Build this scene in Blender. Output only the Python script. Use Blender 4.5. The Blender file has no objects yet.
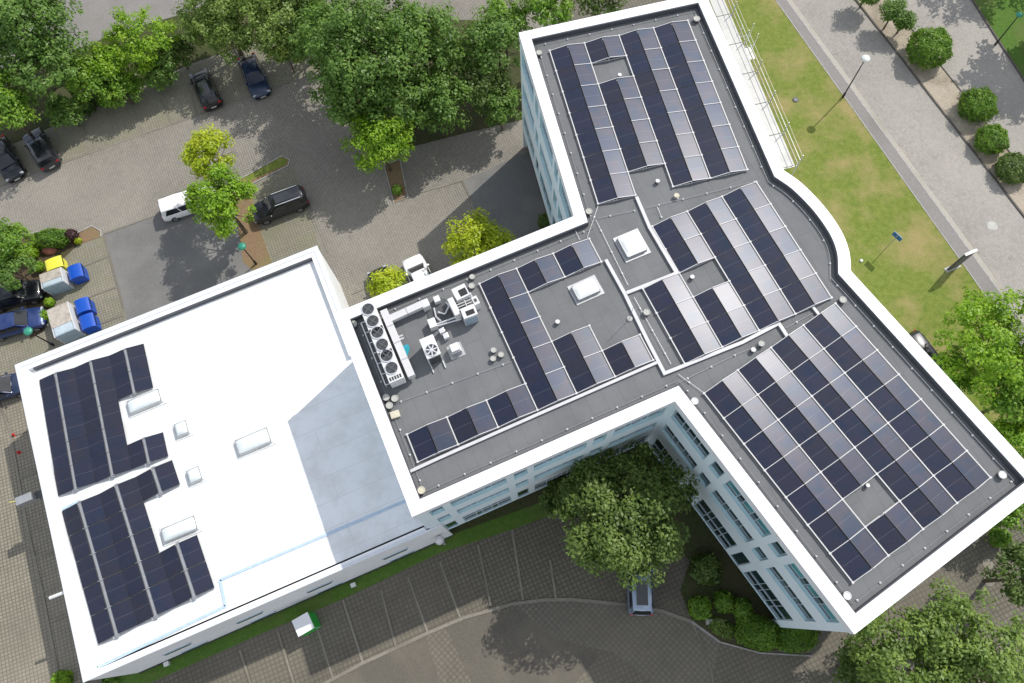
import bpy, bmesh, math, random
import numpy as np
from mathutils import Vector, Matrix
random.seed(7)
sc = bpy.context.scene
COL = sc.collection
HC = 54.5            # drone height above the car park (m)
FPX = 754.65         # focal length in pixels of the 1024 px wide frame
PPX, PPY = 512.0, 341.5
# ------------------------------------------------------------------ survey frame
def _basis():
    nx, ny = 539.2, 608.9
    d = Vector((nx-PPX, -(ny-PPY), -FPX)).normalized(); up = -d
    x = (Vector((1, 0, 0)) - up*up.x).normalized(); y = up.cross(x)
    return x, y, up
BX, BY, BZ = _basis()
def at(px, py, z=0.0):
    """photograph position of a point of known height z -> metres on site"""
    c = Vector((px-PPX, -(py-PPY), -FPX))
    v = Vector((c.dot(BX), c.dot(BY), c.dot(BZ)))
    k = (z-HC)/v.z
    return Vector((v.x*k, v.y*k, z))
def mpp(p):
    """metres per pixel at a site point"""
    w = Vector((p[0], p[1], p[2]-HC))
    depth = -(w.x*BX.z + w.y*BY.z + w.z*BZ.z)
    return depth/FPX
AM, AL, AT = math.radians(23.47), math.radians(33.6), math.radians(13.4)
def U(a): return Vector((math.cos(a), math.sin(a), 0))
# ------------------------------------------------------------------ materials
MATS = {}
def _new(name):
    m = bpy.data.materials.new(name); m.use_nodes = True
    nt = m.node_tree; b = nt.nodes['Principled BSDF']; MATS[name] = m
    return m, nt, b
def N(nt, t, **kw):
    n = nt.nodes.new(t)
    for k, v in kw.items():
        if k in n.inputs: n.inputs[k].default_value = v
        else: setattr(n, k, v)
    return n
def rgba(c): return (c[0], c[1], c[2], 1)
def ramp(nt, fac, stops):
    r = nt.nodes.new('ShaderNodeValToRGB'); e = r.color_ramp.elements
    while len(e) < len(stops): e.new(0.5)
    for el, (p, c) in zip(e, stops): el.position = p; el.color = rgba(c)
    nt.links.new(fac, r.inputs[0]); return r.outputs[0]
def coords(nt, rot=0.0, loc=(0, 0, 0), world=True):
    if world:
        g = nt.nodes.new('ShaderNodeNewGeometry'); o = g.outputs['Position']
    else:
        g = nt.nodes.new('ShaderNodeTexCoord'); o = g.outputs['Object']
    mp = nt.nodes.new('ShaderNodeMapping'); mp.inputs['Rotation'].default_value = (0, 0, rot); mp.inputs['Location'].default_value = loc
    nt.links.new(o, mp.inputs['Vector']); return mp.outputs['Vector']
def noise(nt, vec, scale, detail=5, rough=.6):
    n = N(nt, 'ShaderNodeTexNoise', Scale=scale, Detail=detail, Roughness=rough); nt.links.new(vec, n.inputs['Vector']); return n.outputs['Fac']
def mix(nt, fac, a, b, mode='MIX'):
    m = nt.nodes.new('ShaderNodeMix'); m.data_type = 'RGBA'; m.blend_type = mode
    def put(i, v):
        if isinstance(v, (tuple, list)): m.inputs[i].default_value = rgba(v)
        elif isinstance(v, (int, float)): m.inputs[i].default_value = v
        else: nt.links.new(v, m.inputs[i])
    put(0, fac); put(6, a); put(7, b); return m.outputs[2]
def bump(nt, b, h, dist, strength=.6):
    n = N(nt, 'ShaderNodeBump', Strength=strength, Distance=dist); nt.links.new(h, n.inputs['Height']); nt.links.new(n.outputs[0], b.inputs['Normal'])
def plain(name, c, rough=.5, metal=0, vary=.12, scale=3.0, spec=.5, world=False, dirt=None):
    m, nt, b = _new(name)
    v = coords(nt, world=world); f = noise(nt, v, scale)
    lo = tuple(x*(1-vary) for x in c); hi = tuple(min(1, x*(1+vary)) for x in c)
    col = ramp(nt, f, [(.3, lo), (.7, hi)])
    if dirt:
        g = noise(nt, v, scale*.35, 8, .75); col = mix(nt, ramp(nt, g, [(.5, (0, 0, 0)), (.72, (.6, .6, .6))]), col, dirt)
    nt.links.new(col, b.inputs['Base Color']); b.inputs['Roughness'].default_value = rough; b.inputs['Metallic'].default_value = metal
    b.inputs['Specular IOR Level'].default_value = spec
    return m
def paving(name, stone, joint, size, rot, jw=.16, stain=.25, moss=None, row=1.0, off=0.0):
    m, nt, b = _new(name)
    v = coords(nt, rot=-rot)
    br = N(nt, 'ShaderNodeTexBrick', Scale=1.0, offset=off)
    br.inputs['Brick Width'].default_value = size; br.inputs['Row Height'].default_value = size*row
    br.inputs['Mortar Size'].default_value = size*jw; br.inputs['Mortar Smooth'].default_value = .3
    br.inputs['Color1'].default_value = rgba(tuple(x*.9 for x in stone)); br.inputs['Color2'].default_value = rgba(tuple(min(1, x*1.1) for x in stone)); br.inputs['Mortar'].default_value = rgba(joint)
    nt.links.new(v, br.inputs['Vector'])
    c = br.outputs['Color']
    big = noise(nt, v, .16, 6, .65)
    c = mix(nt, ramp(nt, big, [(.38, (0, 0, 0)), (.68, (stain,)*3)]), c, tuple(x*.45 for x in stone))
    fine = noise(nt, v, 2.2, 5, .7)
    c = mix(nt, .35, c, ramp(nt, fine, [(.3, (.55,)*3), (.7, (1,)*3)]), 'MULTIPLY')
    oil = noise(nt, v, .95, 3, .5); c = mix(nt, ramp(nt, oil, [(.64, (0, 0, 0)), (.74, (.45,)*3)]), c, tuple(x*.4 for x in stone))
    wear = noise(nt, v, .055, 4, .6); c = mix(nt, ramp(nt, wear, [(.45, (0, 0, 0)), (.65, (.35,)*3)]), c, tuple(min(1, x*1.18) for x in stone))
    if moss:
        g = noise(nt, v, .5, 6, .7); c = mix(nt, ramp(nt, g, [(.45, (0, 0, 0)), (.7, (.55,)*3)]), c, moss)
    nt.links.new(c, b.inputs['Base Color']); b.inputs['Roughness'].default_value = .85
    bump(nt, b, br.outputs['Fac'], -.012, .7)
    return m
def ground(name, c1, c2, c3, scale, rough=.9, bd=.02, patch=.25):
    m, nt, b = _new(name)
    v = coords(nt)
    f = noise(nt, v, scale, 8, .7); g = noise(nt, v, patch, 5, .6)
    a = ramp(nt, f, [(.3, c1), (.7, c2)])
    c = mix(nt, ramp(nt, g, [(.46, (0, 0, 0)), (.66, (.85,)*3)]), a, c3)
    fine = noise(nt, v, 9, 4, .7)
    c = mix(nt, .5, c, ramp(nt, fine, [(.3, (.6,)*3), (.7, (1.15 if False else 1,)*3)]), 'MULTIPLY')
    nt.links.new(c, b.inputs['Base Color']); b.inputs['Roughness'].default_value = rough; b.inputs['Specular IOR Level'].default_value = .2
    bump(nt, b, fine, bd, .8)
    return m
def leaf(name, c1, c2, c3):
    m, nt, b = _new(name)
    v = coords(nt, world=True)
    g = nt.nodes.new('ShaderNodeNewGeometry')
    f = noise(nt, v, .9, 3, .6)
    a = ramp(nt, f, [(.3, c1), (.5, c2), (.72, c3)])
    r = ramp(nt, g.outputs['Random Per Island'], [(0, (.62, .66, .6)), (.6, (1, 1, 1)), (1, (1, 1, .8))])
    c = mix(nt, 1.0, a, r, 'MULTIPLY')
    nt.links.new(c, b.inputs['Base Color']); b.inputs['Roughness'].default_value = .45; b.inputs['Specular IOR Level'].default_value = .35
    tr = nt.nodes.new('ShaderNodeBsdfTranslucent'); c2_ = mix(nt, 1.0, c, (1.0, 1.0, .45), 'MULTIPLY'); nt.links.new(c2_, tr.inputs['Color'])
    ms = N(nt, 'ShaderNodeMixShader'); ms.inputs[0].default_value = .45
    nt.links.new(b.outputs[0], ms.inputs[1]); nt.links.new(tr.outputs[0], ms.inputs[2])
    nt.links.new(ms.outputs[0], nt.nodes['Material Output'].inputs['Surface'])
    return m
STONE = (.30, .275, .235)
M_aisle = paving('aisle_pavers', (.285, .262, .225), (.165, .155, .13), .2, AM, .13, .35)
M_bay = paving('turf_pavers', (.275, .255, .205), (.165, .158, .11), .22, AM, .17, .4, (.18, .18, .10))
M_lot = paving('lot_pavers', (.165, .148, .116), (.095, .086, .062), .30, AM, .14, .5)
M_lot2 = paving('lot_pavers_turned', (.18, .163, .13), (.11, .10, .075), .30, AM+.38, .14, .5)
M_west = paving('west_pavers', (.265, .24, .19), (.14, .128, .092), .25, AM-.05, .15, .45)
M_road = paving('road_pavers', (.35, .328, .295), (.30, .28, .25), .2, AL+.35, .08, .3)
M_line = ground('pale_line', (.215, .20, .165), (.29, .27, .225), (.16, .148, .12), 4)
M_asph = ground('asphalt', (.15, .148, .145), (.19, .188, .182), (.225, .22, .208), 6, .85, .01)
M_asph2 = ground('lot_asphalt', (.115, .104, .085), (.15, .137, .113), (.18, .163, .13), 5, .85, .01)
M_path = ground('path_asphalt', (.24, .225, .215), (.29, .275, .265), (.22, .21, .195), 5)
M_sand = ground('gutter', (.40, .37, .32), (.46, .43, .375), (.34, .32, .27), 4)
M_kerb = plain('kerbstone', (.34, .33, .31), .8, vary=.2, world=True)
M_kerbd = plain('dark_kerb', (.09, .08, .07), .8, vary=.2, world=True)
M_grass = ground('lawn', (.125, .180, .028), (.235, .270, .062), (.36, .29, .13), 2.2, .95, .08, .24)
M_verge = ground('verge', (.065, .14, .022), (.11, .20, .035), (.13, .17, .05), 3, .95, .05)
M_soil = ground('soil', (.075, .055, .035), (.13, .095, .06), (.06, .075, .03), 4, .95, .05)
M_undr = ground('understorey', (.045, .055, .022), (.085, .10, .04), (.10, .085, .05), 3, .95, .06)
M_mulch = ground('mulch', (.19, .13, .08), (.30, .20, .12), (.22, .19, .09), 5, .95, .04)
M_chips = ground('woodchip', (.36, .31, .24), (.50, .44, .36), (.28, .24, .18), 5, .95, .05, .5)
def roof_mat(name, c, rot, dark=.82, seam=.55, w=5.0, h=1.0, rough=.8, stain=(.5,)*3, sf=.3):
    m, nt, b = _new(name); v = coords(nt, rot=-rot)
    br = N(nt, 'ShaderNodeTexBrick', Scale=1.0, offset=.37)
    br.inputs['Brick Width'].default_value = w; br.inputs['Row Height'].default_value = h; br.inputs['Mortar Size'].default_value = .018; br.inputs['Mortar Smooth'].default_value = .5
    br.inputs['Color1'].default_value = rgba(tuple(x*.98 for x in c)); br.inputs['Color2'].default_value = rgba(tuple(x*1.02 for x in c)); br.inputs['Mortar'].default_value = rgba(tuple(x*seam for x in c))
    nt.links.new(v, br.inputs['Vector'])
    f = noise(nt, v, .45, 8, .7); col = mix(nt, ramp(nt, f, [(.42, (0, 0, 0)), (.7, (sf,)*3)]), br.outputs['Color'], tuple(a*s for a, s in zip(c, stain)))
    fine = noise(nt, v, 5, 5, .7); col = mix(nt, .3, col, ramp(nt, fine, [(.3, (dark,)*3), (.7, (1,)*3)]), 'MULTIPLY')
    nt.links.new(col, b.inputs['Base Color']); b.inputs['Roughness'].default_value = rough; b.inputs['Specular IOR Level'].default_value = .3
    bump(nt, b, br.outputs['Fac'], .008, .5); return m
M_bitumen = roof_mat('bitumen_roof', (.165, .170, .176), AM+math.pi/2, stain=(.66, .66, .66), w=5, h=1.0, seam=.80, sf=.5)
M_white_roof = roof_mat('white_membrane', (.78, .805, .815), AM, seam=.74, w=9, h=1.6, rough=.6, dark=.91, stain=(.78, .76, .74), sf=.9)
M_step = plain('membrane_step', (.42, .54, .66), .6, vary=.1, world=True)
M_white = plain('white_render', (.80, .81, .82), .6, vary=.03, scale=.8, world=True, dirt=(.66, .67, .66))
M_wall = plain('facade_white', (.74, .84, .88), .55, vary=.03, scale=.7, world=True)
M_reveal = plain('teal_reveal', (.50, .72, .76), .5, vary=.05, world=True)
M_cap = plain('parapet_cap', (.82, .83, .84), .4, vary=.025, scale=.8, world=True)
M_cap2 = plain('coping_metal', (.62, .65, .68), .4, vary=.05, world=True)
M_upst_shade = plain('upstand_or_shadow_strip', (.07, .075, .085), .8, world=True)  # black of the office upstand and of the hall's painted shadow line
M_dark = plain('dark_plinth', (.035, .038, .042), .6, world=True)
M_frame = plain('window_frame', (.42, .50, .55), .4)
M_alu = plain('aluminium', (.72, .72, .74), .35, .55, .05)
M_galv = plain('galvanised', (.42, .43, .44), .45, .6, .1)
M_tray = plain('cable_tray', (.54, .54, .55), .5, 0, .05)
M_wpl = plain('white_metal', (.64, .65, .64), .4, 0, .08, dirt=(.42, .42, .40))
M_pframe = plain('module_frame', (.018, .019, .026), .45)
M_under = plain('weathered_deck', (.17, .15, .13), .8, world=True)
M_black = plain('black_plastic', (.012, .012, .014), .5)
M_grille = plain('grille', (.04, .045, .05), .5)
M_dgrey = plain('dark_grey', (.07, .075, .08), .5)
M_conc = plain('vent_concrete', (.42, .42, .39), .8)
M_cream = plain('cream_cap', (.55, .52, .40), .7)
M_teal = plain('teal_lamp', (.03, .25, .17), .4)
M_blueb = plain('blue_plastic', (.004, .07, .42), .35, vary=.08)
M_yel = plain('yellow_plastic', (.75, .70, .07), .4, vary=.1)
M_beige = plain('weathered_top', (.42, .38, .33), .8, vary=.2, scale=5, dirt=(.16, .14, .13))
M_pglass = plain('grey_sheet', (.30, .38, .44), .25, vary=.1)
M_green = plain('green_sheet', (.02, .36, .04), .5)
M_bark = plain('bark', (.10, .075, .05), .9, vary=.3, scale=6)
M_stone = plain('red_stone', (.36, .13, .10), .85, vary=.2)
M_red = plain('red_paint', (.5, .02, .02), .5)
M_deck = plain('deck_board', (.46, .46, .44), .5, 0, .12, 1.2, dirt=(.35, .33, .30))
M_wood = plain('yellowed_tube', (.40, .37, .27), .5, .2)
M_tyre = plain('tyre', (.012, .012, .013), .8)
M_rim = plain('rim', (.35, .36, .38), .3, .8)
M_signb = plain('sign_blue', (.02, .12, .30), .4)
M_teald = plain('teal_cloth', (.02, .30, .38), .6)
def glassmat(name, c, rough=.05, spec=.8):
    m, nt, b = _new(name); b.inputs['Base Color'].default_value = rgba(c); b.inputs['Roughness'].default_value = rough; b.inputs['Specular IOR Level'].default_value = spec
    v = coords(nt); f = noise(nt, v, .8, 2); c_ = ramp(nt, f, [(.35, tuple(x*.6 for x in c)), (.65, tuple(x*1.6 for x in c))]); nt.links.new(c_, b.inputs['Base Color']); return m
M_glass = glassmat('window_glass', (.012, .03, .035))
M_glass_t = glassmat('teal_blind_glass', (.06, .24, .25), .15)
M_cglass = glassmat('car_glass', (.012, .014, .018), .06)
M_tail = plain('tail_light', (.45, .01, .02), .2)
M_head = plain('head_light', (.42, .45, .48), .15)
M_plate = plain('number_plate', (.55, .55, .52), .4)
M_dome = plain('dome_acrylic', (.80, .82, .80), .18, vary=.02)
M_domeg = plain('dome_grey', (.66, .72, .72), .2, vary=.06)
def carpaint(name, c, metal=.2):
    m, nt, b = _new(name); b.inputs['Roughness'].default_value = .3; b.inputs['Metallic'].default_value = metal
    b.inputs['Coat Weight'].default_value = .55; b.inputs['Coat Roughness'].default_value = .04
    v = coords(nt, world=False); f = noise(nt, v, 8); nt.links.new(ramp(nt, f, [(.3, tuple(x*.94 for x in c)), (.7, c)]), b.inputs['Base Color']); return m
P_black = carpaint('black_paint', (.012, .013, .017)); P_navy = carpaint('navy_paint', (.015, .03, .075)); P_blue = carpaint('blue_paint', (.025, .05, .17), .4)
P_grey = carpaint('grey_paint', (.05, .052, .06), .5); P_white = carpaint('white_paint', (.80, .80, .80), 0); P_silver = carpaint('silver_paint', (.30, .37, .46), .5)
def panel_mat():
    m, nt, b = _new('solar_cells')
    v = coords(nt, world=False)
    oi = nt.nodes.new('ShaderNodeObjectInfo')
    br = N(nt, 'ShaderNodeTexBrick', Scale=1.0, offset=0.0)
    br.inputs['Brick Width'].default_value = .182; br.inputs['Row Height'].default_value = .095; br.inputs['Mortar Size'].default_value = .003; br.inputs['Mortar Smooth'].default_value = .4
    br.inputs['Color1'].default_value = (.011, .012, .022, 1); br.inputs['Color2'].default_value = (.014, .015, .026, 1); br.inputs['Mortar'].default_value = (.028, .028, .035, 1)
    nt.links.new(v, br.inputs['Vector'])
    tint = ramp(nt, oi.outputs['Random'], [(0, (1.0, .95, 1.0)), (.35, (.9, 1.0, 1.25)), (.7, (1.05, 1.0, 1.0)), (1, (1.0, .95, .9))])
    c = mix(nt, 1.0, br.outputs['Color'], tint, 'MULTIPLY')
    # centre busbar gap of half-cut modules
    sx = nt.nodes.new('ShaderNodeSeparateXYZ'); nt.links.new(v, sx.inputs[0])
    ab = N(nt, 'ShaderNodeMath', operation='ABSOLUTE'); nt.links.new(sx.outputs['Y'], ab.inputs[0])
    lt = N(nt, 'ShaderNodeMath', operation='LESS_THAN'); lt.inputs[1].default_value = .012; nt.links.new(ab.outputs[0], lt.inputs[0])
    c = mix(nt, lt.outputs[0], c, (.07, .07, .08))
    nt.links.new(c, b.inputs['Base Color'])
    b.inputs['Roughness'].default_value = .5; b.inputs['Specular IOR Level'].default_value = .42
    b.inputs['Coat Weight'].default_value = .34; b.inputs['Coat Roughness'].default_value = .3
    # specular tint drifts through faint colours across the arrays
    g = noise(nt, coords(nt), .45, 3); b.inputs['Specular Tint'].default_value = (.86, .84, 1, 1)
    nt.links.new(ramp(nt, g, [(.30, (.34, .50, 1)), (.43, (.40, .62, 1)), (.52, (.66, .66, .92)), (.62, (.50, .62, 1)), (.72, (.30, .62, 1))]), b.inputs['Specular Tint'])
    return m
M_panel = panel_mat()
# ------------------------------------------------------------------ mesh helpers
class MB:
    def __init__(s): s.v = []; s.f = []; s.m = []
    def add(s, vs, fs, mi=0):
        o = len(s.v); s.v += [tuple(p) for p in vs]; s.f += [tuple(i+o for i in f) for f in fs]; s.m += [mi]*len(fs); return s
    def box(s, c, size, rz=0.0, mi=0, taper=1.0):
        hx, hy, hz = size[0]/2, size[1]/2, size[2]/2; ca, sa = math.cos(rz), math.sin(rz); vs = []
        for z in (-1, 1):
            k = taper if z > 0 else 1
            for x, y in ((-1, -1), (1, -1), (1, 1), (-1, 1)):
                X, Y = x*hx*k, y*hy*k; vs.append((c[0]+X*ca-Y*sa, c[1]+X*sa+Y*ca, c[2]+z*hz))
        return s.add(vs, [(0, 3, 2, 1), (4, 5, 6, 7), (0, 1, 5, 4), (1, 2, 6, 5), (2, 3, 7, 6), (3, 0, 4, 7)], mi)
    def bar(s, p, q, w, h=None, mi=0):
        p, q = Vector(p), Vector(q); h = h or w; d = (q-p); 
        if d.length < 1e-6: return s
        d.normalize(); up = Vector((0, 0, 1)) if abs(d.z) < .95 else Vector((1, 0, 0))
        a = d.cross(up).normalized()*w/2; b = a.cross(d).normalized()*h/2
        vs = [p-a-b, p+a-b, p+a+b, p-a+b, q-a-b, q+a-b, q+a+b, q-a+b]
        return s.add(vs, [(0, 1, 2, 3), (7, 6, 5, 4), (0, 4, 5, 1), (1, 5, 6, 2), (2, 6, 7, 3), (3, 7, 4, 0)], mi)
    def tube(s, p, q, r, r2=None, n=8, mi=0):
        p, q = Vector(p), Vector(q); r2 = r if r2 is None else r2; d = (q-p).normalized()
        up = Vector((0, 0, 1)) if abs(d.z) < .95 else Vector((1, 0, 0)); a = d.cross(up).normalized(); b = d.cross(a)
        vs = []
        for c, rr in ((p, r), (q, r2)):
            for i in range(n):
                t = 2*math.pi*i/n; vs.append(c+(a*math.cos(t)+b*math.sin(t))*rr)
        fs = [(i, (i+1) % n, n+(i+1) % n, n+i) for i in range(n)]+[tuple(range(n))[::-1], tuple(range(n, 2*n))]
        return s.add(vs, fs, mi)
    def lathe(s, c, prof, n=16, mi=0):
        vs = []
        for r, z in prof:
            for i in range(n):
                t = 2*math.pi*i/n; vs.append((c[0]+r*math.cos(t), c[1]+r*math.sin(t), c[2]+z))
        fs = []
        for k in range(len(prof)-1):
            for i in range(n): fs.append((k*n+i, k*n+(i+1) % n, (k+1)*n+(i+1) % n, (k+1)*n+i))
        fs.append(tuple(range(n))[::-1]); fs.append(tuple(range((len(prof)-1)*n, len(prof)*n)))
        return s.add(vs, fs, mi)
    def prism(s, poly, z0, z1, mi=0):
        n = len(poly); vs = [(p[0], p[1], z0) for p in poly]+[(p[0], p[1], z1) for p in poly]
        return s.add(vs, [tuple(range(n))[::-1], tuple(range(n, 2*n))]+[(i, (i+1) % n, n+(i+1) % n, n+i) for i in range(n)], mi)
    def build(s, name, mats, parent=None, origin=None, smooth=False, bevel=0, kind=None):
        me = bpy.data.meshes.new(name)
        o = Vector(origin) if origin is not None else Vector((0, 0, 0))
        me.from_pydata([(p[0]-o.x, p[1]-o.y, p[2]-o.z) for p in s.v], [], s.f)
        if not isinstance(mats, (list, tuple)): mats = [mats]
        for m in mats: me.materials.append(m)
        if len(mats) > 1: me.polygons.foreach_set('material_index', s.m)
        bm = bmesh.new(); bm.from_mesh(me); bmesh.ops.recalc_face_normals(bm, faces=bm.faces); bm.to_mesh(me); bm.free()
        if smooth: me.polygons.foreach_set('use_smooth', [True]*len(me.polygons))
        me.update()
        ob = bpy.data.objects.new(name, me); COL.objects.link(ob)
        if parent is not None:
            ob.parent = parent
            if origin is None: ob.matrix_parent_inverse = Matrix.Identity(4)
        ob.location = o
        if bevel:
            md = ob.modifiers.new('bevel', 'BEVEL'); md.width = bevel; md.segments = 2; md.limit_method = 'ANGLE'
        if kind: ob['kind'] = kind
        return ob
def empty(name, label, cat, loc=(0, 0, 0), rz=0, group=None):
    o = bpy.data.objects.new(name, None); COL.objects.link(o); o.location = loc; o.rotation_euler = (0, 0, rz); o.empty_display_size = .5
    return tag(o, label, cat, group)
def tag(o, label, cat, group=None):
    o['label'] = label; o['category'] = cat
    if group: o['group'] = group
    return o
def cat_curve(pts, n=6):
    out = []
    P = [Vector(p) for p in pts]
    for i in range(len(P)-1):
        p0 = P[max(i-1, 0)]; p1 = P[i]; p2 = P[i+1]; p3 = P[min(i+2, len(P)-1)]
        for k in range(n):
            t = k/n; out.append(.5*((2*p1)+(p2-p0)*t+(2*p0-5*p1+4*p2-p3)*t*t+(3*p1-p0-3*p2+p3)*t**3))
    out.append(P[-1]); return out
def isect(p, a, q, b):
    d, e = U(a), U(b); w = q-p; den = d.x*e.y-d.y*e.x; t = (w.x*e.y-w.y*e.x)/den; return p+d*t
def inset(poly, w):
    """poly clockwise or ccw; move every edge inwards by w (w may be a list)"""
    n = len(poly); A = sum(poly[i].x*poly[(i+1) % n].y-poly[(i+1) % n].x*poly[i].y for i in range(n)); sg = 1 if A > 0 else -1
    out = []
    for i in range(n):
        w0 = w if not isinstance(w, list) else w[i-1]; w1 = w if not isinstance(w, list) else w[i]
        p0, p1, p2 = poly[i-1], poly[i], poly[(i+1) % n]
        d0 = (p1-p0).normalized(); d1 = (p2-p1).normalized()
        n0 = Vector((-d0.y, d0.x, 0))*sg; n1 = Vector((-d1.y, d1.x, 0))*sg
        a = p0+n0*w0; b = p1+n1*w1; den = d0.x*d1.y-d0.y*d1.x
        if abs(den) < .02: out.append(p1+(n0*w0+n1*w1)/2)
        else:
            q = b-a; t = (q.x*d1.y-q.y*d1.x)/den; out.append(a+d0*t)
    return out
def flat(v): return Vector((v.x, v.y, 0))
# ------------------------------------------------------------------ ground
def sheet(name, pts, lift, mat):
    mb = MB(); mb.add([(p.x, p.y, lift) for p in pts], [tuple(range(len(pts)))]); o = mb.build(name, mat, kind='structure'); 
    if o.data.polygons[0].normal.z < 0: o.data.flip_normals()
    return o
def PXL(pts): return [at(x, y) for x, y in pts]
def ribbon(mb, pts, w, z0, z1=None):
    """strip (or kerb when z1 is given) along a line on the ground"""
    pts = [flat(p) for p in pts]; L = []; Rr = []
    for i, p in enumerate(pts):
        d = (pts[min(i+1, len(pts)-1)]-pts[max(i-1, 0)]).normalized(); n = Vector((-d.y, d.x, 0))*w/2; L.append(p+n); Rr.append(p-n)
    for i in range(len(pts)-1):
        if z1 is None: mb.add([(q.x, q.y, z0) for q in (L[i], Rr[i], Rr[i+1], L[i+1])], [(0, 1, 2, 3)])
        else: mb.prism([L[i], Rr[i], Rr[i+1], L[i+1]], z0, z1)
def ext(p, q, a=60, b=60):
    P, Q = at(*p), at(*q); d = (Q-P).normalized(); return P-d*a, Q+d*b
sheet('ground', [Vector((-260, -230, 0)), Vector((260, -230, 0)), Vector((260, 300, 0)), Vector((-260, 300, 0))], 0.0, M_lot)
# upper car park aisle
sheet('parking_aisle', PXL([(-260, 320), (-60, 160), (60, 110), (330, 0), (560, -60), (560, 260), (350, 330), (300, 270), (127, 322), (30, 350), (-120, 380)]), .004, M_aisle)
sheet('parking_bays', PXL([(-60, 170), (50, 126), (138, 88), (250, 44), (330, 10), (345, 62), (252, 97), (172, 124.5), (60, 164), (-60, 210)]), .008, M_bay)
sheet('parking_bays', PXL([(62, 242), (103.7, 235), (127, 322), (62, 348), (20, 366), (-30, 385), (-60, 300), (20, 280)]), .008, M_bay)
sheet('parking_bays', PXL([(245, 190), (293, 165), (322, 250), (300, 270), (262, 262)]), .008, M_bay)
sheet('driveway', PXL([(103.7, 235), (170, 211), (238, 187), (252, 240), (262, 270), (240, 290), (127, 322)]), .012, M_asph)
sheet('ramp_asphalt', PXL([(462, 181), (528, 152), (575, 215), (560, 262), (500, 270), (478.5, 216)]), .012, M_asph)
sheet('upper_road', PXL([(-80, 88), (60, 56), (120, 32), (190, 12), (300, -40), (300, -90), (120, -30), (40, 0), (-80, 30)]), .010, M_path)
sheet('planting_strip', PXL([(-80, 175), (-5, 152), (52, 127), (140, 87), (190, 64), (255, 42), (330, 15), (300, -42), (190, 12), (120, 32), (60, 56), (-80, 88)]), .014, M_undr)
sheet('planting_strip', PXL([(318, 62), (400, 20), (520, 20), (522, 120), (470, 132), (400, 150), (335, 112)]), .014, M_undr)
sheet('planting_bed', PXL([(384, 165), (400, 160), (408, 198), (394, 203)]), .014, M_mulch)
sheet('planting_bed', PXL([(232, 184), (282, 156), (290, 160), (288, 166), (250, 184), (262, 235), (272, 262), (258, 275), (243, 262)]), .016, M_mulch)
sheet('planting_bed', PXL([(-40, 290), (22, 236), (60, 232), (78, 233), (92, 226), (101, 231), (101, 237), (78, 245), (60, 262), (52, 300), (45, 330), (30, 340), (25, 300), (-20, 330)]), .016, M_soil)
sheet('planting_bed', PXL([(78, 234), (92, 226), (101, 231), (101, 237), (80, 244)]), .020, M_mulch)
sheet('grass_verge', PXL([(244, 178), (280, 157), (288, 160), (285, 165), (250, 181)]), .024, M_grass)
# west lot
sheet('west_parking', PXL([(-180, 392), (15, 368), (90, 700), (-180, 760)]), .004, M_west)
# south car park lane
front = [(250, 722), (300, 696), (333, 679), (363, 663), (396, 648), (428, 633), (463, 618), (512, 604), (545, 600), (572, 599.5), (624, 604.5), (662, 611), (692, 622), (719.5, 642)]
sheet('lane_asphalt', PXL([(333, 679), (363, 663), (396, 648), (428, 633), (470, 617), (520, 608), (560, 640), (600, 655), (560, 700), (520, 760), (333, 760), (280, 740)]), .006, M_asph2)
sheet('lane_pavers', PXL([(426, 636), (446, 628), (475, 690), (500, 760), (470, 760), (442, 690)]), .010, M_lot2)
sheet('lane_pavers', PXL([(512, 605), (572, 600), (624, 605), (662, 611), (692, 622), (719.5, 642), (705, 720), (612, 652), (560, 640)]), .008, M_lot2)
sheet('grass_verge', PXL([(60, 700), (140, 668), (256, 619), (345, 580), (436, 540), (512, 513), (575, 490), (590, 500), (520, 527), (440, 553), (345, 598), (256, 636), (150, 683), (110, 705)]), .012, M_verge)
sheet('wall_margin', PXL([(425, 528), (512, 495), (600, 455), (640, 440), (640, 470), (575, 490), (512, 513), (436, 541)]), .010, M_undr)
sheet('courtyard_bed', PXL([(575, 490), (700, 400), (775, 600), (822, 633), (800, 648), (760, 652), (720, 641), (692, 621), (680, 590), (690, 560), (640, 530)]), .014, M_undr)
# east side: lawn, path, road, bed, second road
a0, a1 = ext((775.5, 0), (980.5, 288.6)); b0, b1 = ext((786.8, 0), (995.5, 286)); g0, g1 = ext((792, 0), (1001, 286))
k0, k1 = ext((855.5, 0), (1024, 217)); l0, l1 = ext((888, 0), (1015.5, 160)); m0, m1 = ext((971.5, 0), (1024, 81))
ad = (a1-a0).normalized(); sheet('lawn', [a0+ad*18, a1-ad*38, at(1060, 560), at(930, 400), at(800, 290), at(740, 160), at(690, 0), at(690, 0)+U(AT+math.pi/2)*30], .008, M_grass)
sheet('footpath', [a0, a1, b1, b0], .012, M_path)
sheet('road_gutter', [b0, b1, g1, g0], .010, M_sand)
sheet('road', [g0, g1, k1, k0], .012, M_road)
sheet('woodchip_bed', [k0, k1, l1, l0], .030, M_chips)
sheet('second_road', [l0, l1, m1, m0], .012, M_road)
sheet('grass_verge', [m0, m1, m1+Vector((30, 12, 0)), m0+Vector((30, 12, 0))], .030, M_verge)
kb = MB(); ribbon(kb, [k0, k1], .14, 0, .10); ribbon(kb, [m0, m1], .14, 0, .12); ribbon(kb, [l0, l1], .08, 0, .08); kb.build('kerb', M_kerbd, kind='structure')
kb = MB(); ribbon(kb, [a0, a1], .08, 0, .035); ribbon(kb, [b0, b1], .12, 0, .022)
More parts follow.
